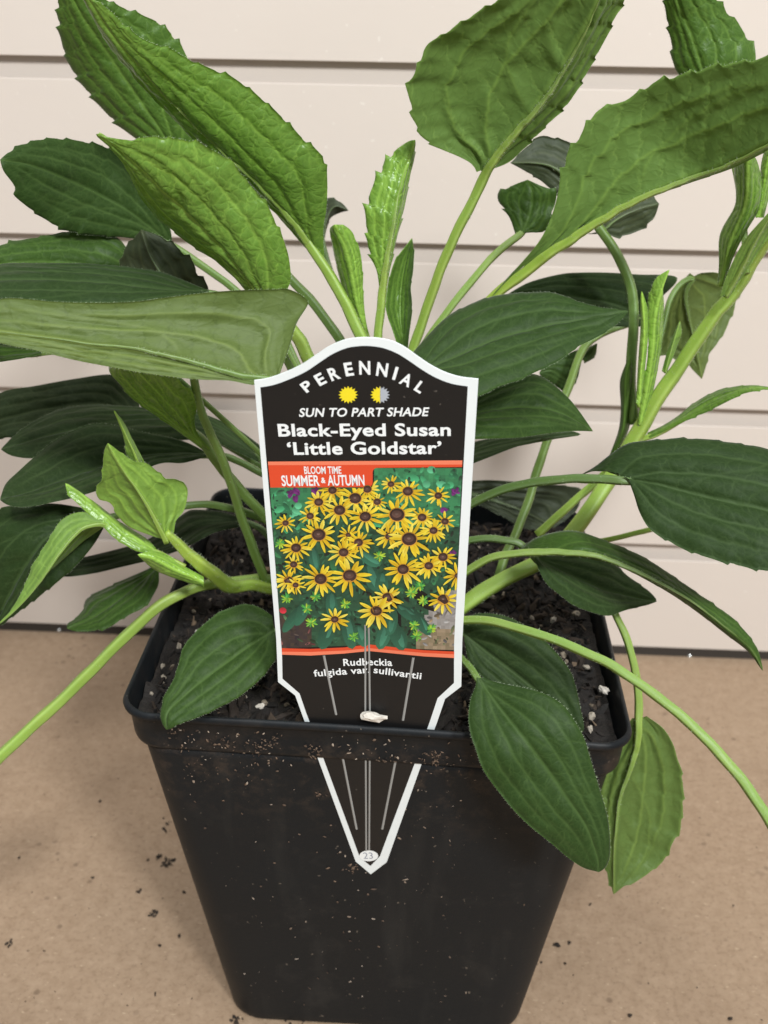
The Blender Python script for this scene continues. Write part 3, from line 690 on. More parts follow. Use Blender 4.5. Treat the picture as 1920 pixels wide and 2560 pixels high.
sheet('number_oval', [ts(*zB(835+70*math.cos(a*.2618), 1597+40*math.sin(a*.2618))) for a in range(24)], M_LET, 0.06, tag)
lettering('23', zB(798, 1618), zB(868, 1618), 46*.3376, mat=M_INK, bold=0.0, off=0.09)
def rib(p, q, wd=0.26, h=0.16, n=10):
    V = []; F = []
    for i in range(n+1):
        x = p[0]+(q[0]-p[0])*i/n; y = p[1]+(q[1]-p[1])*i/n; a = ts(x, y)
        for k, (ds, dh) in enumerate(((-wd, 0.03), (-wd*.5, h*.8), (0, h), (wd*.5, h*.8), (wd, 0.03))): V.append(tw(a[0]+ds, a[1], dh+0.02))
    for i in range(n):
        for k in range(4): b = i*5+k; F.append((b, b+1, b+6, b+5))
    obj('rib', mkmesh('rib', V, F, [M_RIB]), tag)
rib(zB(500, 125), zB(592, 560)); rib(zB(635, 835), zB(745, 1400)); rib(zB(1165, 142), zB(1088, 602)); rib(zB(1042, 850), zB(935, 1400))
rib(zP(806, 1262), zB(808, 560), 0.2, 0.14); rib(zP(832, 1262), zB(842, 560), 0.2, 0.14)
rib(zB(812, 845), zB(816, 1560), 0.2, 0.14); rib(zB(842, 845), zB(838, 1555), 0.2, 0.14)

# a pale crumb of perlite caught between the tag and the rim
P0 = src_at_y(*zB(860, 565), float(potw(0, -56.6, 119)[1])-1.4)
cq = Crumbs(); np.random.seed(3)
iv = IC2V.copy()
V = []
for v in iv:
    d = 1+0.45*fbm(tuple(v*1.5+4), 1.0)+0.30*fbm(tuple(v*4), 1.0); q = v*d
    V.append(P0+np.array([q[0]*2.9, q[1]*1.0, (q[2]*1.15 if q[2] < 0 else q[2]*1.0) - 0.25*q[0]]))
cq.v = V; cq.f = IC2F; cq.t = [1.0]*len(V)
cq.build('perlite_crumb', M_PERL, None, False, label='pale crumb of perlite lodged between tag and pot rim', category='perlite')

# ------------------------------------------------------------------ the plant
CROWN = np.array([-2.0, 18.0, 111.0])
plant = empty('perennial_plant', CROWN, 'leafy green perennial with toothed leaves growing out of the black pot', 'plant')
def arc(P, n):                                             # resample a polyline through a smooth curve, evenly
    P = np.array(smoothline(P, 10), float); d = np.r_[0, np.cumsum(np.linalg.norm(np.diff(P, axis=0), axis=1))]
    if d[-1] == 0: return np.repeat(P[:1], n, 0)
    q = np.linspace(0, d[-1], n); return np.stack([np.interp(q, d, P[:, k]) for k in range(P.shape[1])], 1)
def lerpY(Y, n):
    Y = list(Y); return np.interp(np.linspace(0, 1, n), np.linspace(0, 1, len(Y)), Y)
def frames(P):
    T = np.gradient(P, axis=0); T /= np.linalg.norm(T, axis=1)[:, None]+1e-9
    return T
def tube(name, P, R, parent, age, ridges=4, groove=0.2, ns=16, view=None, label=None, cap=True, blade=None, blade_age=0.5):
    """ridged stalk along P (mm) with radii R (mm)"""
    P = np.array(P); T = frames(P); V = []; F = []; ST = []
    ref = (CAM-P[len(P)//2]); ref /= np.linalg.norm(ref)
    n = len(P)
    for i in range(n):
        a = ref-T[i]*(ref @ T[i]); a /= np.linalg.norm(a)+1e-9; b = np.cross(T[i], a)
        for k in range(ns):
            th = 2*math.pi*k/ns; g = math.cos(ridges*(th-0.5))
            rr_ = R[i]*(1-groove*0.5+groove*0.5*g)*(1+0.05*math.sin(i*0.9+k*0.3)+0.06*fbm((i*0.35, k*0.2, len(P)), 1.0, 2))
            V.append(P[i]+(a*math.cos(th)+b*math.sin(th))*rr_); ST.append(max(0, g)**2)
    for i in range(n-1):
        for k in range(ns):
            q = i*ns+k; r_ = i*ns+(k+1) % ns; F.append((q, r_, r_+ns, q+ns))
    if cap: F.append(tuple(reversed(range(ns)))); F.append(tuple(range((n-1)*ns, n*ns)))
    nb = len(F); rnd_ = random.Random(len(P)*7+ns)
    hb = []; hn = []
    Ltot = np.sum(np.linalg.norm(np.diff(P, axis=0), axis=1))
    for _ in range(int(min(650, Ltot*(5.0 if name == 'stem' else 3.0)))):
        i = rnd_.randrange(n-1)
        if R[i] < 0.35: continue
        k = rnd_.randrange(ns); f_ = rnd_.random(); p = V[i*ns+k]*(1-f_)+V[(i+1)*ns+k]*f_; hb.append(p); q_ = p-(P[i]*(1-f_)+P[i+1]*f_); hn.append(q_/(np.linalg.norm(q_)+1e-9))
    hairs(V, F, hb, hn, 0.75 if name == 'stem' else 0.5, rnd_); ST += [0.0]*(len(V)-len(ST))
    m = mkmesh(name, V, F, [M_STEM, M_HAIR], True, [0]*nb+[1]*(len(F)-nb)); at_ = m.attributes.new('streak', 'FLOAT', 'POINT'); at_.data.foreach_set('value', ST)
    if blade is None: blade = np.zeros(n)
    at_ = m.attributes.new('blade', 'FLOAT', 'POINT'); at_.data.foreach_set('value', np.r_[np.repeat(blade, ns), np.zeros(len(V)-n*ns)])
    o = obj(name, m, parent, age=float(age), blade_age=float(blade_age))
    if label: o['label'] = label
    return o
def path3(pts, Y, n=None):
    n = n or max(10, len(pts)*5)
    q = arc(pts, n); ys = lerpY(Y, n); return np.array([at(p, y) for p, y in zip(q, ys)])
VEINS = ((0.00, 0.70, 0.10, 0.80), (0.02, 0.37, 0.14, 0.95), (0.30, 0.80, 0.26, 1.0), (0.52, 0.72, 0.24, 1.0))
lseed = [0]
def leaf(mid, a, b, Y, da=6.0, db=-4.0, age=0.5, under=False, teeth=0.55, cup=0.16, quilt=0.42, pet=None, petY=None, petr=(9, 8), crown=True,
         petage=None, label=None, rib=True, ripple=0.5, tstart=0.28, ribup=False):
    """blade between the outlines a and b about its midrib; Y = world depths along the midrib, da/db = how far each edge lies behind it"""
    lseed[0] += 1; sd = lseed[0]*17.3; rnd = random.Random(lseed[0])
    mpx = arc(mid, 40); mm = px_mm(at(mpx[20], np.mean(Y)))
    Lmm = np.sum(np.linalg.norm(np.diff(mpx, axis=0), axis=1))*mm
    nu = int(min(120, max(26, Lmm/0.62)))
    M = arc(mid, nu); A = arc(a, nu); B = arc(b, nu); ys = lerpY(Y, nu)
    # smooth depth
    k = np.ones(9)/9; ys = np.convolve(np.r_[[ys[0]]*4, ys, [ys[-1]]*4], k, 'valid')
    wa = np.linalg.norm(A-M, axis=1); wb = np.linalg.norm(B-M, axis=1)
    fa = wa/max(wa.max(), 1e-6); fb = wb/max(wb.max(), 1e-6)
    if wa.max() < 14: fa = np.sin(np.linspace(0, math.pi, nu))**0.6
    if wb.max() < 14: fb = np.sin(np.linspace(0, math.pi, nu))**0.6
    C3 = np.array([at(p, y) for p, y in zip(M, ys)])
    u = np.linspace(0, 1, nu)
    rip = ripple*np.array([fbm((x*5, sd, 0), 1.0, 2) for x in u]); rip2 = ripple*np.array([fbm((x*5, sd+50, 0), 1.0, 2) for x in u])
    A3 = np.array([at(p, y+da*f+r*f*2) for p, y, f, r in zip(A, ys, fa, rip)])
    B3 = np.array([at(p, y+db*f+r*f*2) for p, y, f, r in zip(B, ys, fb, rip2)])
    if teeth:
        for E3, C_ in ((A3, C3), (B3, C3)):
            d = np.r_[0, np.cumsum(np.linalg.norm(np.diff(E3, axis=0), axis=1))]
            o_ = E3-C_; wdt = np.linalg.norm(o_, axis=1); T = frames(E3)
            ph = 0.0; nxt = d[-1]*tstart+rnd.uniform(0, 3)
            while nxt < d[-1]-2.5:
                step = rnd.uniform(4.2, 8.0)
                i = int(np.searchsorted(d, nxt)); i = min(max(i, 2), nu-2)
                am = teeth*rnd.uniform(0.6, 1.3)
                for j, s_ in ((i, 1.0), (i-1, 0.45), (i-2, 0.2), (i-3, 0.08)):
                    if j >= 0: E3[j] += o_[j]/(wdt[j]+1e-6)*am*s_+T[j]*am*0.55*s_
                for j in (i+1, i+2):
                    if j < nu: E3[j] -= o_[j]/(wdt[j]+1e-6)*am*0.28
                nxt += step
    nh = int(min(24, max(7, max(np.linalg.norm(A3-C3, axis=1).max(), np.linalg.norm(B3-C3, axis=1).max())/0.75)))
    # surface normal towards the viewer side
    T = frames(C3)
    va = np.concatenate([-np.linspace(1, 0, nh+1)**1.0, np.linspace(0, 1, nh+1)[1:]])
    nv = len(va)
    G = np.zeros((nu, nv, 3))
    for j, v in enumerate(va):
        E3 = A3 if v < 0 else B3; G[:, j] = C3+(E3-C3)*abs(v)
    def normals(G):
        du = np.gradient(G, axis=0); dv = np.gradient(G, axis=1); n_ = np.cross(du, dv); l = np.linalg.norm(n_, axis=2, keepdims=True)
        n_ = n_/(l+1e-9); return n_
    Nn = normals(G)
    view = CAM-G; s_ = np.sign(np.sum(Nn*view, axis=2).sum()); s_ = 1 if s_ == 0 else s_
    Nn = Nn*s_                                              # faces the viewer
    updir = -1 if under else 1                               # upper side = viewer side unless we look at the underside
    Nm = Nn.mean(axis=1, keepdims=True); Nm /= np.linalg.norm(Nm, axis=2, keepdims=True)+1e-9
    Wa = np.linalg.norm(A3-C3, axis=1); Wb = np.linalg.norm(B3-C3, axis=1)
    H = np.zeros((nu, nv)); VE = np.zeros((nu, nv)); UV = np.zeros((nu, nv, 2))
    dl = np.r_[0, np.cumsum(np.linalg.norm(np.diff(C3, axis=0), axis=1))]
    for j, v in enumerate(va):
        W = Wa if v < 0 else Wb; av = abs(v)
        UV[:, j, 0] = dl; UV[:, j, 1] = v*np.maximum(W, 0.2)+sd*3
        bulge = cup*W*(av-av*av)*2.4
        vein = np.exp(-(av*W/0.55)**2); dep = 1.0*vein
        for u0, vm, tau, ue in VEINS:
            vv = vm*(1-np.exp(-np.maximum(u-u0, 0)/tau)); on = ((u > u0) & (u < ue)).astype(float)*np.clip((ue-u)/0.15, 0, 1)
            dd = np.abs(av-vv)*W
            g = np.exp(-(dd/0.42)**2)*on*(0.75 if vm < 0.75 else 0.5); gg = np.exp(-(dd/1.1)**2)*on*(0.9 if vm < 0.75 else 0.6)
            vein = np.maximum(vein, g); dep = np.maximum(dep, gg)
        q = np.array([fbm((x*0.22, v*6.0, sd), 1.0, 3) for x in dl])
        fade = np.minimum(1, W/4.0)
        edge = 1-av**6
        H[:, j] = updir*(bulge + quilt*fade*edge*(0.6*q-1.15*dep+0.35))
        VE[:, j] = vein*np.clip(W/1.5, 0, 1)
    G = G+Nm*H[:, :, None]
    N2 = normals(G)*s_
    up_sheet = G+N2*(0.14*(1 if not under else 0))[..., None] if False else G
    th = 0.16*np.clip(1-np.abs(va)**10, 0.15, 1)[None, :, None]
    front = G+N2*th; back = G-N2*th
    V = np.concatenate([front.reshape(-1, 3), back.reshape(-1, 3)]); K = nu*nv; F = []; MI = []
    fi, bi = (1, 0) if under else (0, 1)
    for i in range(nu-1):
        for j in range(nv-1):
            q = (i*nv+j, (i+1)*nv+j, (i+1)*nv+j+1, i*nv+j+1)
            if s_ < 0: q = q[::-1]
            F.append(q); MI.append(fi); F.append(tuple(x+K for x in q[::-1])); MI.append(bi)
    for i in range(nu-1):
        for j in (0, nv-1):
            p, r_ = i*nv+j, (i+1)*nv+j; F.append((p, r_, r_+K, p+K)); MI.append(fi)
    V = list(V); nV = len(V); hb = []; hn = []
    for j, sg in ((0, -1), (nv-1, 1)):
        for i in range(2, nu-1):
            if (Wa if j == 0 else Wb)[i] < 1.5: continue
            for _ in range(2):
                f_ = rnd.random(); p = G[i, j]*(1-f_)+G[i-1, j]*f_; o_ = G[i, j]-G[i, nh]; hb.append(p); hn.append(o_/(np.linalg.norm(o_)+1e-9))
    nb = len(F); hairs(V, F, hb, hn, 0.42, rnd, 0.028, 0.45); MI += [2]*(len(F)-nb); V = np.array(V); pad = np.zeros(len(V)-nV)
    m = mkmesh('leaf', V, F, [M_LEAF, M_UNDER, M_HAIR], True, MI)
    uvl = m.uv_layers.new(name='leaf_mm'); UVf = np.concatenate([UV.reshape(-1, 2)]*2+[np.zeros((len(pad), 2))])
    li = np.zeros(len(m.loops), int); m.loops.foreach_get('vertex_index', li)
    uvl.data.foreach_set('uv', UVf[li].reshape(-1))
    Wm = np.repeat(np.where(va[None, :] < 0, Wa[:, None], Wb[:, None])[:, :, None], 1, 2)[:, :, 0]
    for nm, arr in (('lu', np.repeat(u[:, None], nv, 1)), ('lv', np.repeat(va[None, :], nu, 0)), ('lw', Wm), ('ln', np.repeat(dl[:, None], nv, 1))):
        x = m.attributes.new(nm, 'FLOAT', 'POINT'); x.data.foreach_set('value', np.concatenate([arr.reshape(-1)]*2+[pad]))
    RM = np.repeat((np.abs(va) > 0.985)[None, :], nu, 0).astype(float)
    x = m.attributes.new('rim', 'FLOAT', 'POINT'); x.data.foreach_set('value', np.concatenate([RM.reshape(-1)]*2+[pad]))
    lo = obj('leaf', m, plant, age=float(age))
    if label: lo['label'] = label
    pa = petage if petage is not None else min(1, age*0.6+0.35)
    mmb = px_mm(C3[0]); side = Nm[:, 0, :]*(1 if (under or ribup) else -1)
    r_end = petr[1]*mmb
    Rr = np.maximum(0.09, r_end*0.95*(1-u)**1.35)
    off = ((Rr*0.25+0.1) if (under or ribup) else (Rr*0.85+0.16))*(np.clip(u/0.12, 0, 1)**0.8 if under else np.clip(0.45+u/0.10, 0, 1))
    Mp = G[:, nh]+side*off[:, None]
    path = np.zeros((0, 3)); R = np.zeros(0)
    if pet is not None:
        Pp = path3(pet, petY)
        if crown:
            c = CROWN+np.array([rnd.uniform(-9, 9), rnd.uniform(-7, 12), -2]); p0 = Pp[0]
            pre = np.array([c+(p0-c)*(t_)+np.array([0, 0, 6.0*math.sin(math.pi*t_)*0.5]) for t_ in np.linspace(0, 1, 9)[:-1]]); Pp = np.concatenate([pre, Pp])
        path = Pp[:-1]; R = np.linspace(petr[0], petr[1], len(Pp))[:-1]*mmb
    if rib:
        path = np.concatenate([path, Mp[:-1]]); R = np.concatenate([R, Rr[:-1]])
    if len(path) > 2:
        for _ in range(2):
            Rs = R.copy(); Rs[1:-1] = (R[:-2]+R[1:-1]*2+R[2:])/4; R = Rs
        if pet is not None and rib:
            k0 = len(Pp)-1
            for _ in range(4):
                lo_, hi_ = max(1, k0-5), min(len(path)-1, k0+6); q = path.copy(); q[lo_:hi_] = (path[lo_-1:hi_-1]+path[lo_:hi_]*2+path[lo_+1:hi_+1])/4; path = q
        tube('petiole' if pet is not None else 'midrib', path, R, lo, pa, ns=14, blade=np.r_[np.zeros(len(path)-(nu-1) if rib else len(path)), (np.clip(u[:-1]/0.45, 0, 1) if rib else [])], blade_age=age if under else age*0.8)
    return lo

# outlines read off the photograph (1659-wide copy); depths from what each leaf stands in front of and behind
# --- left, upper
leaf([(375,360),(355,295),(300,215),(235,120),(165,15),(130,-70)], [(375,360),(330,325),(290,297),(250,265),(195,205),(150,140),(130,75),(125,0),(130,-70)],
     [(375,360),(425,330),(430,290),(425,200),(400,115),(350,55),(300,30),(240,5),(180,-40),(130,-70)], (45,40,30), 4, 6, 0.52, teeth=0.9,
     pet=[(734,733),(678,655),(625,600),(500,450),(375,360)], petY=(25,35,45), petr=(13,8), petage=0.5)
leaf([(690,560),(665,525),(625,470),(560,400),(450,300),(380,230),(300,145),(235,65),(195,0),(160,-60)], [(685,560),(655,522),(612,468),(548,403),(440,305),(372,236),(292,150),(227,70),(188,0),(160,-60)],
     [(702,575),(698,500),(705,450),(707,390),(700,345),(690,330),(655,300),(590,235),(515,175),(460,150),(415,132),(370,107),(320,90),(280,65),(240,25),(200,-5),(160,-60)], (22,12,0), 14, -3, 0.78, teeth=0.6, quilt=0.5, cup=0.22, ribup=True,
     pet=[(784,735),(740,643),(703,580),(672,533),(640,490)], petY=(16,22), petr=(16,11), petage=0.85)
leaf([(580,665),(545,620),(500,560),(427,484),(350,410),(280,345),(225,298),(207,290)], [(600,660),(625,615),(627,579),(615,525),(575,440),(540,400),(500,350),(460,325),(415,305),(365,300),(330,295),(290,302),(255,300),(207,290)],
     [(565,650),(530,616),(467,559),(416,527),(372,490),(340,465),(300,415),(275,365),(240,320),(207,290)], (-2,-6,-18), -2, 16, 0.84, teeth=0.5, quilt=0.55, cup=0.2,
     pet=[(672,790),(650,740),(620,700),(580,665)], petY=(2,-2), petr=(19,14), petage=0.8)
leaf([(372,530),(310,480),(250,440),(150,390),(60,355),(0,345)], [(372,530),(368,495),(350,450),(320,400),(275,345),(230,318),(160,303),(100,300),(50,312),(20,328),(0,345)],
     [(372,530),(320,520),(260,512),(200,508),(135,495),(100,475),(70,455),(35,425),(30,400),(8,370),(0,345)], (40,30,10), 8, -8, 0.22, teeth=0.5,
     pet=[(620,740),(500,620),(372,530)], petY=(30,40), petr=(9,9))
leaf([(330,600),(270,585),(200,575),(100,565),(0,570),(-60,580)], [(330,600),(290,550),(273,535),(261,520),(237,504),(190,496),(142,500),(107,508),(40,520),(0,531),(-60,580)],
     [(330,610),(270,625),(200,640),(100,640),(0,635),(-60,580)], (30,20,5), 8, -8, 0.32, teeth=0.6, pet=[(600,720),(450,640),(330,600)], petY=(25,30), petr=(9,8))
leaf([(400,680),(360,610),(325,550),(305,496)], [(360,685),(290,640),(261,580),(265,550),(277,528),(305,496)], [(440,690),(451,628),(427,591),(416,567),(388,539),(350,512),(305,496)],
     (14,12,16), 3, 3, 0.05, under=True, teeth=0.7, pet=[(570,760),(480,720),(400,680)], petY=(15,14), petr=(8,8))
leaf([(451,628),(396,628),(328,622),(237,612),(119,605),(0,605),(-80,620)], [(451,628),(427,618),(396,605),(356,590),(328,584),(277,577),(237,573),(178,569),(80,569),(0,571),(-80,600)],
     [(451,632),(396,645),(328,660),(237,680),(119,680),(0,680),(-80,660)], (2,-2,-15), 10, -10, 0.15, teeth=0.25, cup=0.1, quilt=0.3, pet=[(590,720),(520,660),(451,628)], petY=(8,2), petr=(10,8))
# the wide leaf seen from below, in front of the others
leaf([(592,822),(525,815),(435,789),(356,769),(277,753),(198,745),(119,733),(0,718),(-80,705)], [(604,808),(625,750),(640,700),(657,672),(666,652),(645,634),(617,623),(594,625),(515,627),(447,632),(380,640),(336,646),(285,652),(198,654),(119,652),(0,646),(-80,690)],
     [(570,830),(538,830),(495,822),(435,820),(372,814),(297,803),(230,791),(158,777),(79,757),(0,741),(-80,715)], (-30,-32,-36), 12, -3, 0.37, under=True, teeth=0.0, cup=0.16, quilt=0.5, petage=0.45,
     pet=[(640,900),(615,850),(592,822)], petY=(-25,-30), petr=(10,9), ripple=0.8)
leaf([(90,760),(40,765),(-40,775)], [(90,755),(40,745),(-40,735)], [(90,765),(45,775),(0,782),(-40,790)], (-5,-15), 6, -4, 0.35, teeth=0, pet=[(330,770),(200,760),(90,760)], petY=(-5,-5), petr=(7,6))
# --- left, middle
leaf([(448,972),(390,920),(340,870),(290,815),(262,760)], [(444,976),(396,940),(356,911),(317,884),(285,860),(257,828),(236,797),(262,760)], [(454,968),(428,939),(420,911),(424,880),(416,848),(396,832),(370,800),(320,770),(262,760)],
     (2,-6,-12), 4, -5, 0.82, teeth=0.35, cup=0.2, quilt=0.5, pet=[(600,1140),(574,1117),(515,1054),(467,995),(448,972)], petY=(8,2), petr=(12,13), petage=0.62)
leaf([(300,895),(200,872),(100,884),(0,908),(-60,930)], [(300,870),(260,825),(237,809),(158,819),(80,833),(0,849),(-60,900)], [(300,905),(200,930),(100,955),(20,945),(0,949),(-60,945)], (50,40,20), 8, -8, 0.02, teeth=0.0, quilt=0.5,
     pet=[(570,1010),(430,930),(300,895)], petY=(40,50), petr=(8,8))
leaf([(560,985),(500,945),(440,915),(300,905),(150,930),(2,971)], [(565,965),(510,925),(450,898),(400,884),(277,878),(200,874),(138,882),(99,897),(63,916),(32,940),(2,971)], [(562,1000),(500,970),(440,950),(300,960),(150,985),(110,986),(63,990),(24,984),(2,971)],
     (30,32,15), 10, -9, 0.10, teeth=0.0, quilt=0.5, pet=[(590,1020),(560,985)], petY=(22,30), petr=(10,9), petage=0.3)
leaf([(447,981),(396,976),(300,985),(200,1015),(90,1055),(0,1080)], [(447,978),(396,953),(317,935),(218,915),(166,927),(119,951),(79,983),(40,1018),(12,1046),(0,1080)], [(447,986),(396,1000),(340,1003),(250,1045),(178,1070),(119,1084),(60,1095),(20,1092),(0,1080)],
     (16,10,-8), 10, -9, 0.10, teeth=0.0, quilt=0.5, cup=0.18, pet=[(585,1030),(565,1022),(500,990),(447,981)], petY=(14,16), petr=(9,8), petage=0.4)
leaf([(235,1118),(170,1130),(100,1165),(40,1250),(-20,1370)], [(235,1115),(190,1100),(119,1088),(60,1092),(0,1100),(-60,1160),(-70,1300),(-20,1370)], [(232,1125),(200,1180),(150,1235),(70,1300),(10,1345),(-20,1370)], (5,-5,-5), 8, -6, 0.14, teeth=0.3, quilt=0.45,
     pet=[(590,1130),(540,1110),(500,1098),(450,1090),(400,1092),(300,1105),(235,1118)], petY=(15,8,5), petr=(10,8), petage=0.45)
leaf([(222,1130),(180,1138),(135,1183),(88,1253),(42,1308),(-5,1350)], [(222,1123),(190,1107),(158,1109),(131,1125),(115,1149),(91,1189),(71,1220),(59,1252),(40,1291),(20,1323),(-5,1350)], [(222,1140),(186,1165),(158,1189),(119,1224),(87,1252),(59,1284),(36,1307),(-5,1350)],
     (-12,-20,-22), 3, 8, 0.72, under=True, teeth=0.2, quilt=0.35, pet=[(375,1215),(300,1170),(222,1130)], petY=(-6,-12), petr=(6,6), crown=False)
leaf([(520,1125),(440,1135),(380,1172),(300,1200),(200,1225),(99,1242)], [(520,1117),(475,1105),(427,1101),(404,1105),(370,1130),(320,1165),(277,1180),(198,1200),(131,1214),(99,1242)], [(520,1138),(467,1149),(427,1169),(396,1185),(356,1200),(317,1212),(257,1226),(206,1238),(146,1246),(99,1242)],
     (24,20,12), 8, -4, 0.03, teeth=0.0, quilt=0.4, pet=[(600,1180),(560,1140),(520,1125)], petY=(20,24), petr=(8,8), petage=0.2)
leaf([(338,1228),(290,1268),(240,1308),(190,1340),(145,1358)], [(332,1222),(309,1234),(237,1266),(190,1291),(180,1315),(164,1335),(146,1348),(145,1358)], [(343,1235),(343,1260),(332,1284),(313,1311),(277,1329),(237,1354),(200,1363),(166,1364),(145,1358)],
     (18,10,2), 10, -6, 0.32, under=False, teeth=0.5, quilt=0.3, pet=[(420,1262),(380,1240),(338,1228)], petY=(10,18), petr=(6,6), crown=False)
# long stalk leaving the picture at lower left, with its blade beyond the frame
leaf([(-30,1662),(-110,1740),(-220,1800),(-330,1830)], [(-30,1660),(-90,1680),(-220,1720),(-330,1830)], [(-30,1668),(-80,1790),(-200,1860),(-330,1830)], (-30,-40,-45), 8, -8, 0.5,
     pet=[(560,1250),(500,1256),(440,1265),(400,1278),(340,1312),(260,1385),(150,1495),(60,1578),(-30,1662)], petY=(5,-8,-18,-30), petr=(13,14), petage=0.85)
# tall pale stalk crossing in front
leaf([(418,815),(400,760),(350,700),(270,690),(180,700)], [(415,815),(385,770),(340,720),(270,715),(180,700)], [(425,815),(420,750),(370,690),(280,670),(180,700)], (-10,-14,-16), 3, 3, 0.4, teeth=0,
     pet=[(572,1250),(545,1180),(522,1117),(487,1010),(452,930),(435,890),(418,815)], petY=(4,-8), petr=(14,10), petage=0.62)
# the left shoot
S1 = path3([(610,1275),(570,1268),(540,1262),(505,1268),(480,1255),(445,1228),(410,1200),(375,1165),(358,1150)], (6,-2,-12,-16), 40)
stem_parts = []
r1 = np.interp(np.linspace(0,1,40),[0,.33,.40,.46,.6,1],[15,15,19,18,17,9])*px_mm(S1[20])
tube('stem', np.concatenate([[CROWN+np.array([4,-6,-3])], S1]), np.r_[r1[0], r1], plant, 0.98, label='bent lime green stem of the left shoot')
leaf([(360,1170),(330,1110),(300,1060),(270,1020),(245,980),(233,957)], [(352,1165),(315,1153),(277,1137),(257,1117),(237,1086),(214,1078),(208,1050),(220,1038),(222,1002),(226,971),(233,957)],
     [(376,1150),(380,1125),(396,1105),(404,1078),(404,1054),(388,1038),(372,1034),(356,1034),(336,1014),(313,1000),(293,997),(273,987),(253,971),(233,957)], (-16,-18,-20), 3, 6, 0.86, under=True, teeth=0.3, quilt=0.4, cup=0.2, petr=(9,8))
leaf([(300,1005),(278,955),(246,886)], [(275,1000),(268,950),(258,915),(246,886)], [(317,1008),(300,975),(285,947),(269,915),(246,886)], (-14,-16), 2, 5, 0.9, under=True, teeth=0.35, petr=(4,4))
leaf([(336,1190),(270,1145),(210,1095),(165,1060),(141,1044)], [(336,1183),(313,1161),(277,1141),(245,1121),(214,1098),(190,1082),(158,1062),(141,1044)], [(336,1197),(297,1191),(277,1181),(245,1161),(222,1137),(198,1117),(170,1090),(146,1066),(141,1044)],
     (-13,-11,-9), 6, -2, 0.92, teeth=0.2, pet=[(400,1225),(336,1190)], petY=(-14,-13), petr=(7,6), crown=False)
leaf([(440,1258),(370,1226),(330,1205),(297,1198)], [(440,1246),(396,1222),(364,1200),(329,1190),(297,1198)], [(440,1268),(400,1256),(368,1246),(332,1230),(309,1210),(297,1198)], (-15,-18), 3, 3, 1.0, teeth=0, petr=(4,4), rib=False)
# --- centre
leaf([(795,730),(775,670),(762,600),(745,530),(722,485)], [(788,735),(772,690),(745,640),(726,570),(716,520),(712,495),(722,485)], [(800,735),(790,690),(785,640),(783,583),(778,545),(769,520),(759,499),(740,486),(722,485)], (20,18,16), 5, 3, 0.9, teeth=0.2, quilt=0.6, pet=[(800,800),(795,730)], petY=(18,20), petr=(6,6))
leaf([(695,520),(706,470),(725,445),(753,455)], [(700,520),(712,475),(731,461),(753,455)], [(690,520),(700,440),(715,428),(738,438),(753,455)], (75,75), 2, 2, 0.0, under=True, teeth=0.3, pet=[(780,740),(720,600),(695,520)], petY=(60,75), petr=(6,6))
leaf([(827,625),(836,560),(848,500),(860,430),(877,365),(890,325),(897,302)], [(819,620),(815,590),(806,564),(797,542),(794,515),(791,486),(791,461),(795,433),(803,408),(815,383),(832,352),(852,327),(870,313),(885,304),(897,302)],
     [(834,618),(844,571),(853,530),(862,495),(875,439),(886,377),(894,346),(897,302)], (16,16,20), 2, 6, 0.88, teeth=1.1, tstart=0.12, quilt=0.5, ribup=True, pet=[(812,800),(816,730),(822,674),(827,625)], petY=(14,16), petr=(11,10), petage=0.85)
leaf([(872,750),(865,680),(868,610),(880,550),(890,514)], [(858,745),(847,711),(837,683),(833,652),(837,620),(844,589),(856,558),(875,533),(890,514)], [(881,752),(884,720),(889,683),(890,652),(887,620),(892,589),(894,545),(890,514)], (26,32,34), -4, -5, 0.6, teeth=0.3, cup=-0.15, pet=[(860,800),(872,750)], petY=(22,26), petr=(6,6))
# --- right, upper
leaf([(1047,368),(1070,330),(1130,260),(1180,200),(1225,130),(1260,65),(1290,0),(1320,-80)], [(1030,372),(1020,355),(995,340),(960,325),(930,310),(912,295),(894,258),(886,220),(881,180),(896,160),(906,135),(922,98),(950,80),(995,50),(1030,28),(1075,0),(1150,-60),(1240,-90),(1320,-80)],
     [(1062,366),(1100,350),(1130,322),(1170,282),(1205,247),(1230,220),(1255,180),(1280,135),(1310,80),(1330,35),(1350,0),(1350,-50),(1320,-80)], (18,8,-4), -4, 6, 0.56, under=True, teeth=0.7, quilt=0.85, cup=0.2,
     pet=[(880,790),(894,749),(925,658),(956,571),(990,495),(1022,433),(1047,385)], petY=(20,18), petr=(13,12), petage=0.86, tstart=0.15)
leaf([(1175,550),(1235,508),(1310,462),(1380,424),(1480,385),(1580,348),(1659,307),(1750,265),(1860,215)], [(1060,645),(1121,574),(1160,528),(1182,490),(1200,440),(1215,370),(1230,325),(1255,292),(1280,250),(1318,226),(1350,218),(1395,190),(1430,173),(1490,158),(1550,142),(1630,130),(1700,112),(1790,140),(1860,215)],
     [(1180,556),(1240,516),(1315,472),(1385,434),(1485,397),(1585,362),(1664,322),(1755,275),(1860,215)], (18,6,-25), 4, 12, 0.60, under=True, teeth=0.7, quilt=0.55, cup=0.1,
     pet=[(1000,720),(1061,646),(1121,598),(1185,550)], petY=(24,18), petr=(13,13), petage=1.0, tstart=0.3)
leaf([(1530,190),(1517,150),(1505,110),(1485,55),(1462,0),(1445,-90)], [(1500,200),(1465,160),(1452,125),(1450,90),(1440,40),(1437,0),(1433,-50),(1445,-90)], [(1560,200),(1625,150),(1630,110),(1610,75),(1590,45),(1570,28),(1550,0),(1500,-60),(1445,-90)], (45,45,40), 4, 4, 0.5, teeth=0.9, quilt=0.5,
     pet=[(1612,590),(1605,470),(1580,330),(1530,190)], petY=(22,36,45), petr=(8,7), crown=False)
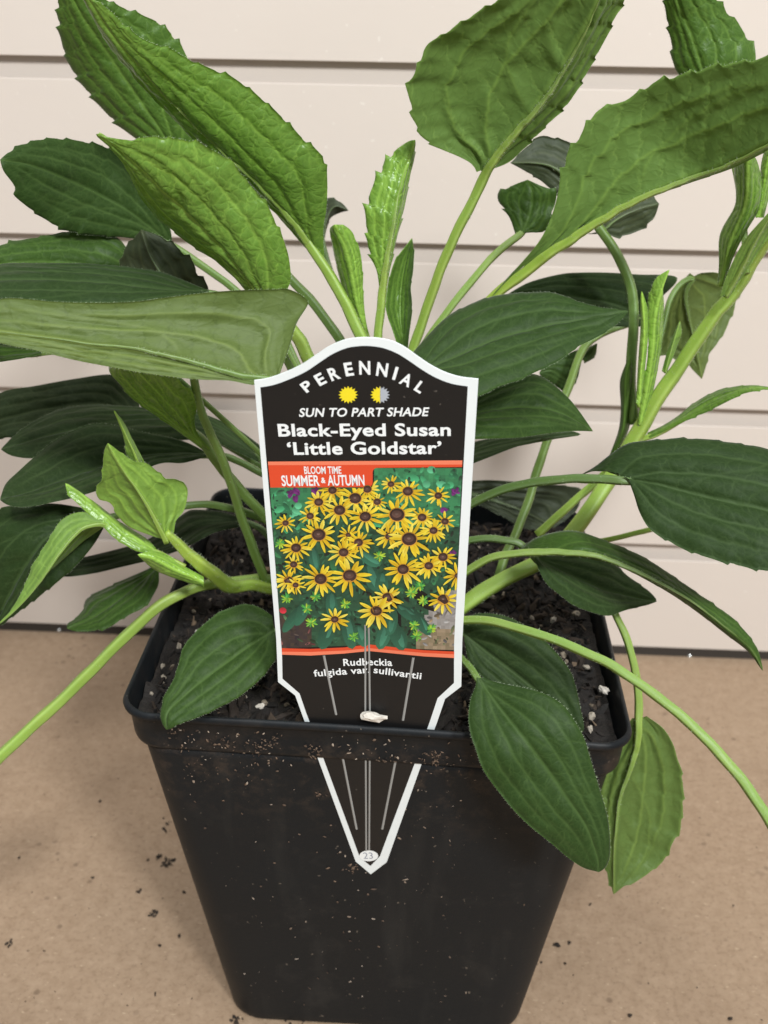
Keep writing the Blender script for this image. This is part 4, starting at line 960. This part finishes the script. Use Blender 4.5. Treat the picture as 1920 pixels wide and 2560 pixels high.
leaf([(1285,480),(1250,420),(1190,360),(1102,352)], [(1270,490),(1180,400),(1140,373),(1102,352)], [(1310,470),(1280,340),(1240,312),(1205,300),(1170,294),(1140,315),(1102,352)], (45,50,52), 0, 4, 0.02, under=True, teeth=0.4,
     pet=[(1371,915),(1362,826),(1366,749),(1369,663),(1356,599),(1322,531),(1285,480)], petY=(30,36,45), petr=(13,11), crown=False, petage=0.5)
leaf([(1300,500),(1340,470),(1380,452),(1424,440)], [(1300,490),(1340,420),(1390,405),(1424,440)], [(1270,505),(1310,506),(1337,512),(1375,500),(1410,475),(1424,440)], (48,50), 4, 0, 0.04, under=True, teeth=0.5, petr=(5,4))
leaf([(1127,505),(1145,460),(1150,420),(1140,388)], [(1113,505),(1099,465),(1077,435),(1080,415),(1109,400),(1140,388)], [(1142,502),(1175,500),(1185,480),(1200,435),(1195,410),(1170,402),(1140,388)], (40,42,44), 4, 0, 0.36, teeth=0.8, tstart=0.2,
     pet=[(900,770),(955,689),(1015,612),(1079,540),(1127,505)], petY=(30,40), petr=(9,9), petage=0.72)
# --- right, middle
leaf([(895,805),(976,775),(1060,737),(1164,706),(1260,690),(1358,672)], [(880,775),(950,698),(993,668),(1057,642),(1121,633),(1185,631),(1215,638),(1249,651),(1292,663),(1358,672)],
     [(920,840),(1010,858),(1049,850),(1079,834),(1121,821),(1160,802),(1207,779),(1249,749),(1292,727),(1335,698),(1358,672)], (-22,-14,-10), 12, -10, 0.19, teeth=0.2, quilt=0.5, cup=0.15, pet=[(880,900),(880,850),(895,805)], petY=(-10,-22), petr=(9,9), petage=0.4)
leaf([(980,905),(1060,886),(1150,880),(1220,895),(1281,932)], [(980,880),(1040,848),(1091,826),(1138,809),(1164,811),(1190,826),(1224,856),(1249,885),(1281,932)], [(980,950),(1079,947),(1121,945),(1177,937),(1207,933),(1249,931),(1281,932)], (-10,-2,2), 8, -8, 0.24, teeth=0.0, quilt=0.45,
     pet=[(920,1000),(980,905)], petY=(0,-10), petr=(9,9), petage=0.4)
leaf([(1000,985),(1100,960),(1180,948),(1255,938)], [(1000,960),(1100,940),(1180,930),(1225,930),(1255,938)], [(1000,1010),(1066,984),(1113,966),(1177,948),(1207,946),(1255,938)], (15,15), 6, -5, 0.10, teeth=0, pet=[(930,1050),(1000,985)], petY=(15,15), petr=(8,8))
leaf([(1395,690),(1330,660),(1230,640),(1096,636)], [(1420,650),(1463,600),(1378,593),(1313,589),(1249,589),(1207,593),(1143,610),(1096,636)], [(1400,705),(1340,705),(1230,690),(1096,650),(1096,636)], (48,52,55), 8, -6, 0.12, teeth=0.0,
     pet=[(1076,1250),(1090,1205),(1117,1146),(1143,1078),(1160,1018),(1185,945),(1224,847),(1258,757),(1292,725),(1345,702),(1395,690)], petY=(14,30,40,48), petr=(11,9), crown=False, petage=0.55)
leaf([(1240,835),(1215,815),(1190,800),(1165,805)], [(1222,850),(1195,830),(1170,815),(1165,805)], [(1250,800),(1258,755),(1215,770),(1180,785),(1165,805)], (46,44), 0, 4, 0.2, teeth=0.2, petr=(4,4))
leaf([(1262,780),(1275,760),(1290,742)], [(1256,775),(1265,755),(1290,742)], [(1262,785),(1285,770),(1290,742)], (50,52), 2, 2, 0.2, teeth=0.3, petr=(3,3), rib=False)
leaf([(1500,597),(1482,625),(1482,660),(1500,740),(1516,819)], [(1490,590),(1471,612),(1454,642),(1437,680),(1433,710),(1425,740),(1420,766),(1442,768),(1463,779),(1484,787),(1501,804),(1516,819)], [(1520,590),(1548,589),(1604,608),(1602,629),(1591,650),(1583,676),(1566,715),(1548,744),(1531,766),(1527,787),(1516,819)], (66,66,62), 2, 4, 0.36, under=True, teeth=0.5, quilt=0.4,
     pet=[(1395,905),(1425,740),(1450,640),(1475,605),(1500,597)], petY=(34,55,66), petr=(6,7), crown=False, petage=0.5)
# the right shoot
S2 = path3([(985,1320),(1030,1288),(1080,1255),(1150,1222),(1200,1188),(1245,1140),(1300,1062),(1335,1005),(1372,945),(1420,862),(1484,768),(1545,678),(1572,650),(1610,590),(1659,512),(1720,410)], (4,12,24,28,26,15), 70)
r2 = np.interp(np.linspace(0,1,70),[0,.3,.55,.6,.79,.815,.84,1],[20,19,18,17,15,18,15,13])*px_mm(S2[35])
tube('stem', np.concatenate([[CROWN+np.array([5,-8,-4])], S2]), np.r_[r2[0], r2], plant, 0.9, label='thick slanting lime green stem of the right shoot')
leaf([(1558,620),(1576,530),(1608,450),(1616,390),(1615,330)], [(1550,615),(1553,570),(1553,520),(1562,490),(1585,450),(1590,420),(1586,350),(1615,330)], [(1566,610),(1585,553),(1612,500),(1640,450),(1646,400),(1634,345),(1615,330)], (20,16,12), 6, 4, 0.80, teeth=0, quilt=0.3, petr=(8,8))
leaf([(1566,640),(1600,575),(1640,500),(1690,430),(1760,350)], [(1556,640),(1572,590),(1608,520),(1660,460),(1760,350)], [(1574,645),(1610,590),(1655,520),(1710,440),(1760,350)], (20,14,5), -2, 4, 0.72, under=True, teeth=0, quilt=0.25, petr=(8,8))
leaf([(1640,470),(1650,400),(1665,320),(1690,250)], [(1632,470),(1640,400),(1650,330),(1690,250)], [(1650,470),(1668,400),(1690,330),(1690,250)], (22,18), 2, 4, 0.85, teeth=0, quilt=0.2, petr=(5,5))
leaf([(1383,918),(1396,850),(1410,760),(1418,670),(1446,582)], [(1378,915),(1385,850),(1400,760),(1398,665),(1405,628),(1418,600),(1446,582)], [(1392,915),(1412,840),(1428,750),(1434,655),(1430,610),(1446,582)], (24,26), 2, 4, 0.92, teeth=0.2, quilt=0.25, petr=(6,5))
leaf([(1380,880),(1385,800),(1392,720),(1386,629)], [(1374,870),(1378,790),(1384,700),(1383,655),(1386,629)], [(1384,870),(1394,790),(1400,720),(1398,664),(1386,629)], (22,24), 2, 3, 0.98, teeth=0, quilt=0.2, petr=(4,4))
leaf([(1436,806),(1450,755),(1469,693)], [(1430,800),(1444,750),(1457,718),(1469,693)], [(1442,800),(1460,755),(1472,720),(1469,693)], (26,28), 2, 2, 0.75, under=True, teeth=0, petr=(3,3))
leaf([(1325,990),(1345,930),(1350,870),(1352,810),(1362,768)], [(1316,985),(1336,930),(1341,880),(1339,826),(1350,790),(1362,768)], [(1340,970),(1360,920),(1364,860),(1366,800),(1362,768)], (28,30), 3, 3, 0.4, teeth=0, quilt=0.25, petr=(6,5), petage=0.4)
leaf([(1400,942),(1450,916),(1510,882),(1570,852),(1630,838),(1700,845)], [(1400,936),(1454,907),(1497,873),(1536,851),(1570,838),(1617,833),(1659,836),(1700,845)], [(1405,946),(1442,928),(1484,908),(1527,890),(1570,868),(1612,849),(1659,842),(1700,845)], (26,20,10), 6, -2, 0.66, teeth=0.35,
     pet=[(1340,985),(1375,955),(1400,942)], petY=(27,26), petr=(7,7), crown=False, petage=0.9)
# --- right, lower
leaf([(1343,1030),(1420,1046),(1548,1078),(1659,1103),(1800,1150)], [(1250,1028),(1285,1008),(1322,979),(1356,958),(1399,952),(1463,947),(1527,949),(1591,958),(1659,971),(1750,1020),(1800,1150)],
     [(1360,1040),(1371,1073),(1382,1107),(1403,1142),(1437,1165),(1484,1189),(1548,1210),(1612,1225),(1659,1233),(1750,1220),(1800,1150)], (-20,-28,-35), 11, -9, 0.14, teeth=0.35, quilt=0.5, cup=0.16,
     pet=[(985,1110),(1006,1095),(1057,1069),(1121,1048),(1207,1036),(1284,1034),(1343,1040)], petY=(-8,-14,-20), petr=(11,11), petage=0.3)
leaf([(1200,1192),(1284,1200),(1350,1224),(1420,1257),(1490,1297),(1560,1350),(1620,1400),(1648,1449)], [(1120,1190),(1155,1163),(1207,1148),(1249,1148),(1305,1167),(1384,1200),(1449,1241),(1515,1287),(1580,1333),(1613,1368),(1637,1403),(1648,1449)],
     [(1207,1197),(1270,1207),(1340,1224),(1401,1254),(1462,1291),(1521,1333),(1574,1374),(1615,1406),(1640,1437),(1648,1449)], (-14,-20,-22), 8, 5, 0.36, teeth=0.3, quilt=0.35, ribup=True, pet=[(985,1250),(1006,1236),(1057,1206),(1121,1195),(1200,1192)], petY=(-12,-14), petr=(10,9), petage=0.72)
leaf([(1155,1202),(1230,1240),(1310,1275),(1418,1300)], [(1160,1198),(1240,1195),(1313,1210),(1334,1223),(1356,1244),(1386,1265),(1403,1278),(1416,1292),(1418,1300)], [(1155,1207),(1164,1231),(1181,1261),(1207,1283),(1241,1308),(1275,1321),(1313,1330),(1355,1317),(1395,1308),(1418,1300)],
     (-4,-4,2), 8, -8, 0.16, teeth=0.15, quilt=0.4, pet=[(985,1175),(1015,1167),(1057,1163),(1121,1174),(1155,1202)], petY=(0,-4), petr=(8,9), petage=0.3)
leaf([(1003,1370),(1066,1420),(1130,1470),(1200,1530),(1258,1582)], [(1000,1345),(1030,1326),(1079,1328),(1121,1344),(1173,1381),(1207,1416),(1232,1450),(1245,1488),(1254,1531),(1262,1570),(1258,1582)], [(1003,1385),(1020,1440),(1080,1490),(1150,1540),(1258,1582)], (-26,-32,-41), 3, -2, 0.10, teeth=0.0, quilt=0.45,
     pet=[(960,1340),(1003,1370)], petY=(-18,-26), petr=(8,8), petage=0.3)
leaf([(1380,1558),(1378,1604),(1360,1663),(1339,1723),(1331,1787),(1326,1847),(1326,1932)], [(1365,1552),(1335,1595),(1305,1638),(1292,1680),(1288,1760),(1305,1860),(1318,1911),(1326,1932)], [(1398,1548),(1433,1574),(1454,1608),(1463,1638),(1472,1668),(1476,1723),(1469,1791),(1450,1826),(1437,1855),(1403,1885),(1369,1907),(1348,1915),(1326,1932)],
     (-12,-18,-24), 3, 0, 0.46, under=True, teeth=0.5, quilt=0.7, cup=0.25, pet=[(1290,1240),(1331,1330),(1356,1386),(1369,1437),(1378,1488),(1380,1558)], petY=(5,-12), petr=(8,10), petage=0.82, crown=False)
leaf([(1032,1464),(1074,1522),(1121,1582),(1173,1650),(1224,1723),(1267,1787),(1290,1851),(1292,1882)], [(1030,1463),(1027,1484),(1017,1510),(1012,1548),(1017,1586),(1027,1616),(1044,1663),(1074,1706),(1109,1749),(1143,1783),(1190,1821),(1232,1856),(1262,1875),(1292,1883)],
     [(1049,1467),(1079,1475),(1113,1482),(1151,1490),(1190,1505),(1220,1527),(1241,1557),(1262,1595),(1275,1638),(1288,1680),(1305,1736),(1314,1774),(1318,1821),(1316,1856),(1305,1877),(1292,1883)], (-36,-48,-53,-56), -1, 3, 0.20, teeth=0.0, quilt=0.28, cup=0.12,
     pet=[(960,1390),(1000,1425),(1032,1464)], petY=(-22,-36), petr=(8,9), petage=0.5)
leaf([(1690,1820),(1740,1900),(1800,1990),(1850,2060)], [(1690,1820),(1720,1920),(1780,2010),(1850,2060)], [(1690,1820),(1790,1880),(1840,1960),(1850,2060)], (-70,-72), 5, -5, 0.5,
     pet=[(985,1340),(1057,1341),(1121,1358),(1185,1377),(1249,1403),(1318,1435),(1378,1475),(1442,1522),(1506,1578),(1570,1646),(1612,1697),(1659,1768),(1690,1820)], petY=(-30,-45,-58,-70), petr=(11,13), petage=0.74)
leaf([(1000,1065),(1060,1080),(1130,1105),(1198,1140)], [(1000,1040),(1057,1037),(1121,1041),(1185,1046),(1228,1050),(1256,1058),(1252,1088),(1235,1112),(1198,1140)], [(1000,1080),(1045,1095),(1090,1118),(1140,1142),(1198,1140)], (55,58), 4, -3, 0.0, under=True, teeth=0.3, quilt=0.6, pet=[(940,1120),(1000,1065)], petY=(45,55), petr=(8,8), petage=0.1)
tube('petiole', path3([(1160,1155),(1181,1137),(1230,1092),(1280,1048),(1320,1010)], (24,27), 20), np.linspace(11,9,20)*px_mm(S2[35]), plant, 0.85)
tube('petiole', path3([(1225,1175),(1270,1172),(1313,1166),(1412,1142),(1480,1120)], (24,15), 20), np.linspace(7,6,20)*px_mm(S2[35]), plant, 0.85)
# --- front left, hanging over the rim
leaf([(592,1362),(550,1389),(511,1415),(472,1444),(433,1473),(394,1507),(370,1530),(359,1548),(361,1574)], [(588,1330),(563,1314),(545,1307),(524,1305),(498,1313),(475,1322),(454,1337),(433,1356),(417,1371),(402,1389),(391,1413),(386,1436),(376,1465),(365,1486),(355,1504),(350,1522),(347,1546),(351,1564),(361,1576)],
     [(595,1370),(597,1418),(587,1436),(568,1460),(548,1480),(524,1499),(498,1516),(475,1527),(454,1538),(423,1551),(391,1562),(370,1574),(361,1576)], (-22,-34,-46), 8, -4, 0.24, teeth=0.15, quilt=0.4, cup=0.12, pet=[(640,1360),(592,1362)], petY=(-18,-22), petr=(9,9), petage=0.4)

# ------------------------------------------------------------------ specks of soil and chaff on the pot and on the board
def basis(nrm):
    a = np.cross(nrm, np.array([0.3, 0.1, 1.0])); a /= np.linalg.norm(a); return a, np.cross(nrm, a)
fl = Crumbs(); rr = random.Random(5)
def on_pot(px, py):
    """pixel -> point on the pot's front wall or rim band"""
    d = ray(px, py)
    for half, z0, z1 in ((56.85, 110.0, 117.0), (None, 3, 109.2)):
        if half is None:
            o = potw(0, -wallh(0), 0); n_ = np.array([0, -1, -TAN])
        else: o = potw(0, -half, 112); n_ = np.array([0, -1, -0.06])
        n_ = n_/np.linalg.norm(n_); k = ((o-CAM) @ n_)/(d @ n_); P = CAM+d*k
        zz = P[2]+PK*(P[0]-PX)*min(1, P[2]/PH)
        if z0 <= zz <= z1: return P, n_
    return None, None
def fleck(px, py, L, tone):
    P, n_ = on_pot(px, py)
    if P is None: return
    zz = P[2]
    lim = (wallh(min(zz, 109)) if zz < 109 else 56)-9
    if abs(P[0]-PX) > lim: return
    a, b = basis(n_); th = rr.uniform(0, math.pi); ex = a*math.cos(th)+b*math.sin(th); ey = -a*math.sin(th)+b*math.cos(th)
    fl.add(P+n_*0.08, (L, L*rr.uniform(0.18, 0.6), 0.12+0.1*L), np.stack([ex, ey, n_], 1), tone)
for i in range(1100):
    x = rr.uniform(330, 1500); y = rr.uniform(1790, 2520)
    if rr.random() < 0.45: y = rr.uniform(1790, 1960)
    den = fbm((x*0.006, y*0.006, 2), 1.0, 3)
    if den < rr.uniform(-0.5, 0.35): continue
    fleck(x, y, rr.choice((0.12, 0.18, 0.25, 0.35, 0.5)), rr.random()**1.1)
for cx, cy, n_, sp_ in ((1085, 1900, 60, 26), (880, 2170, 22, 10), (660, 1868, 24, 16), (800, 1985, 14, 8), (955, 1910, 30, 18), (780, 1872, 24, 14), (560, 1855, 24, 14), (580, 2380, 8, 6), (430, 1830, 14, 12), (690, 1845, 20, 22)):
    for i in range(n_): fleck(rr.gauss(cx, sp_), rr.gauss(cy, sp_*0.7), rr.choice((0.2, 0.3, 0.45)), rr.random()*0.55)
for px, py, L, tn in ((1015, 2198, 0.9, 0.7), (935, 2222, 0.8, 0.2), (998, 2095, 0.6, 0.6), (863, 2140, 0.5, 0.9), (905, 2103, 0.6, 0.9), (520, 2265, 0.6, 1.0), (578, 2375, 1.3, 0.75), (598, 2455, 0.9, 1.0), (1335, 2165, 1.1, 0.1), (1310, 2260, 1.2, 0.5), (1125, 2392, 0.6, 0.6), (1230, 2445, 0.9, 0.8), (1165, 2480, 0.7, 0.8), (850, 2130, 0.5, 0.7), (820, 2170, 0.6, 0.5), (1045, 1975, 0.5, 0.8)):
    fleck(px, py, L, tn)
fl.build('pot_specks', M_FLECK, None, False, kind='stuff', label='pale chaff and brown soil specks stuck to the front of the black pot', category='specks')
tbc = Crumbs()
def on_table(px, py):
    d = ray(px, py); return CAM+d*((0-CAM[2])/d[2])
def tcrumb(px, py, r, tone=None):
    P = on_table(px, py)
    if abs(P[0]-PX) < 41 and abs(P[1]-PY) < 41 or P[1] > WALL_Y-3: return
    tbc.add(P+np.array([0, 0, r*0.35]), (r*rr.uniform(0.8, 1.5), r*rr.uniform(0.6, 1.0), r*0.5), tone=rr.uniform(0.55, 0.93) if tone is None else tone, big=r > 0.6)
for cx, cy, n_, sp_ in ((418, 2158, 26, 9), (405, 2145, 14, 12), (412, 2060, 8, 14), (385, 2288, 10, 7), (1390, 2362, 8, 4), (1422, 2360, 4, 2), (22, 2365, 6, 7), (585, 2548, 10, 9), (745, 2552, 14, 14), (350, 2230, 4, 3)):
    for i in range(n_): tcrumb(rr.gauss(cx, sp_), rr.gauss(cy, sp_*0.8), rr.uniform(0.25, 0.7), rr.uniform(0.5, 0.9))
for px, py, r in ((448, 2342, 0.75), (250, 2004, 0.7), (400, 2365, 0.6), (110, 2378, 0.4), (48, 2145, 0.5), (232, 2195, 0.6), (1353, 2406, 0.5), (1412, 2410, 0.5), (1574, 2540, 0.8), (1825, 2548, 0.7), (1475, 2262, 0.5), (1833, 2265, 0.4), (388, 2487, 0.5), (345, 2230, 0.7), (460, 2232, 0.7)): tcrumb(px, py, r, 0.75)
for i in range(230):
    px = rr.uniform(0, 1920); py = rr.uniform(1700, 2560)
    tcrumb(px, py, rr.choice((0.10, 0.14, 0.2, 0.3))*rr.uniform(0.7, 1.1))
tbc.build('table_crumbs', M_BARK, None, False, kind='stuff', label='dark soil crumbs scattered over the brown board around the pot', category='crumbs')
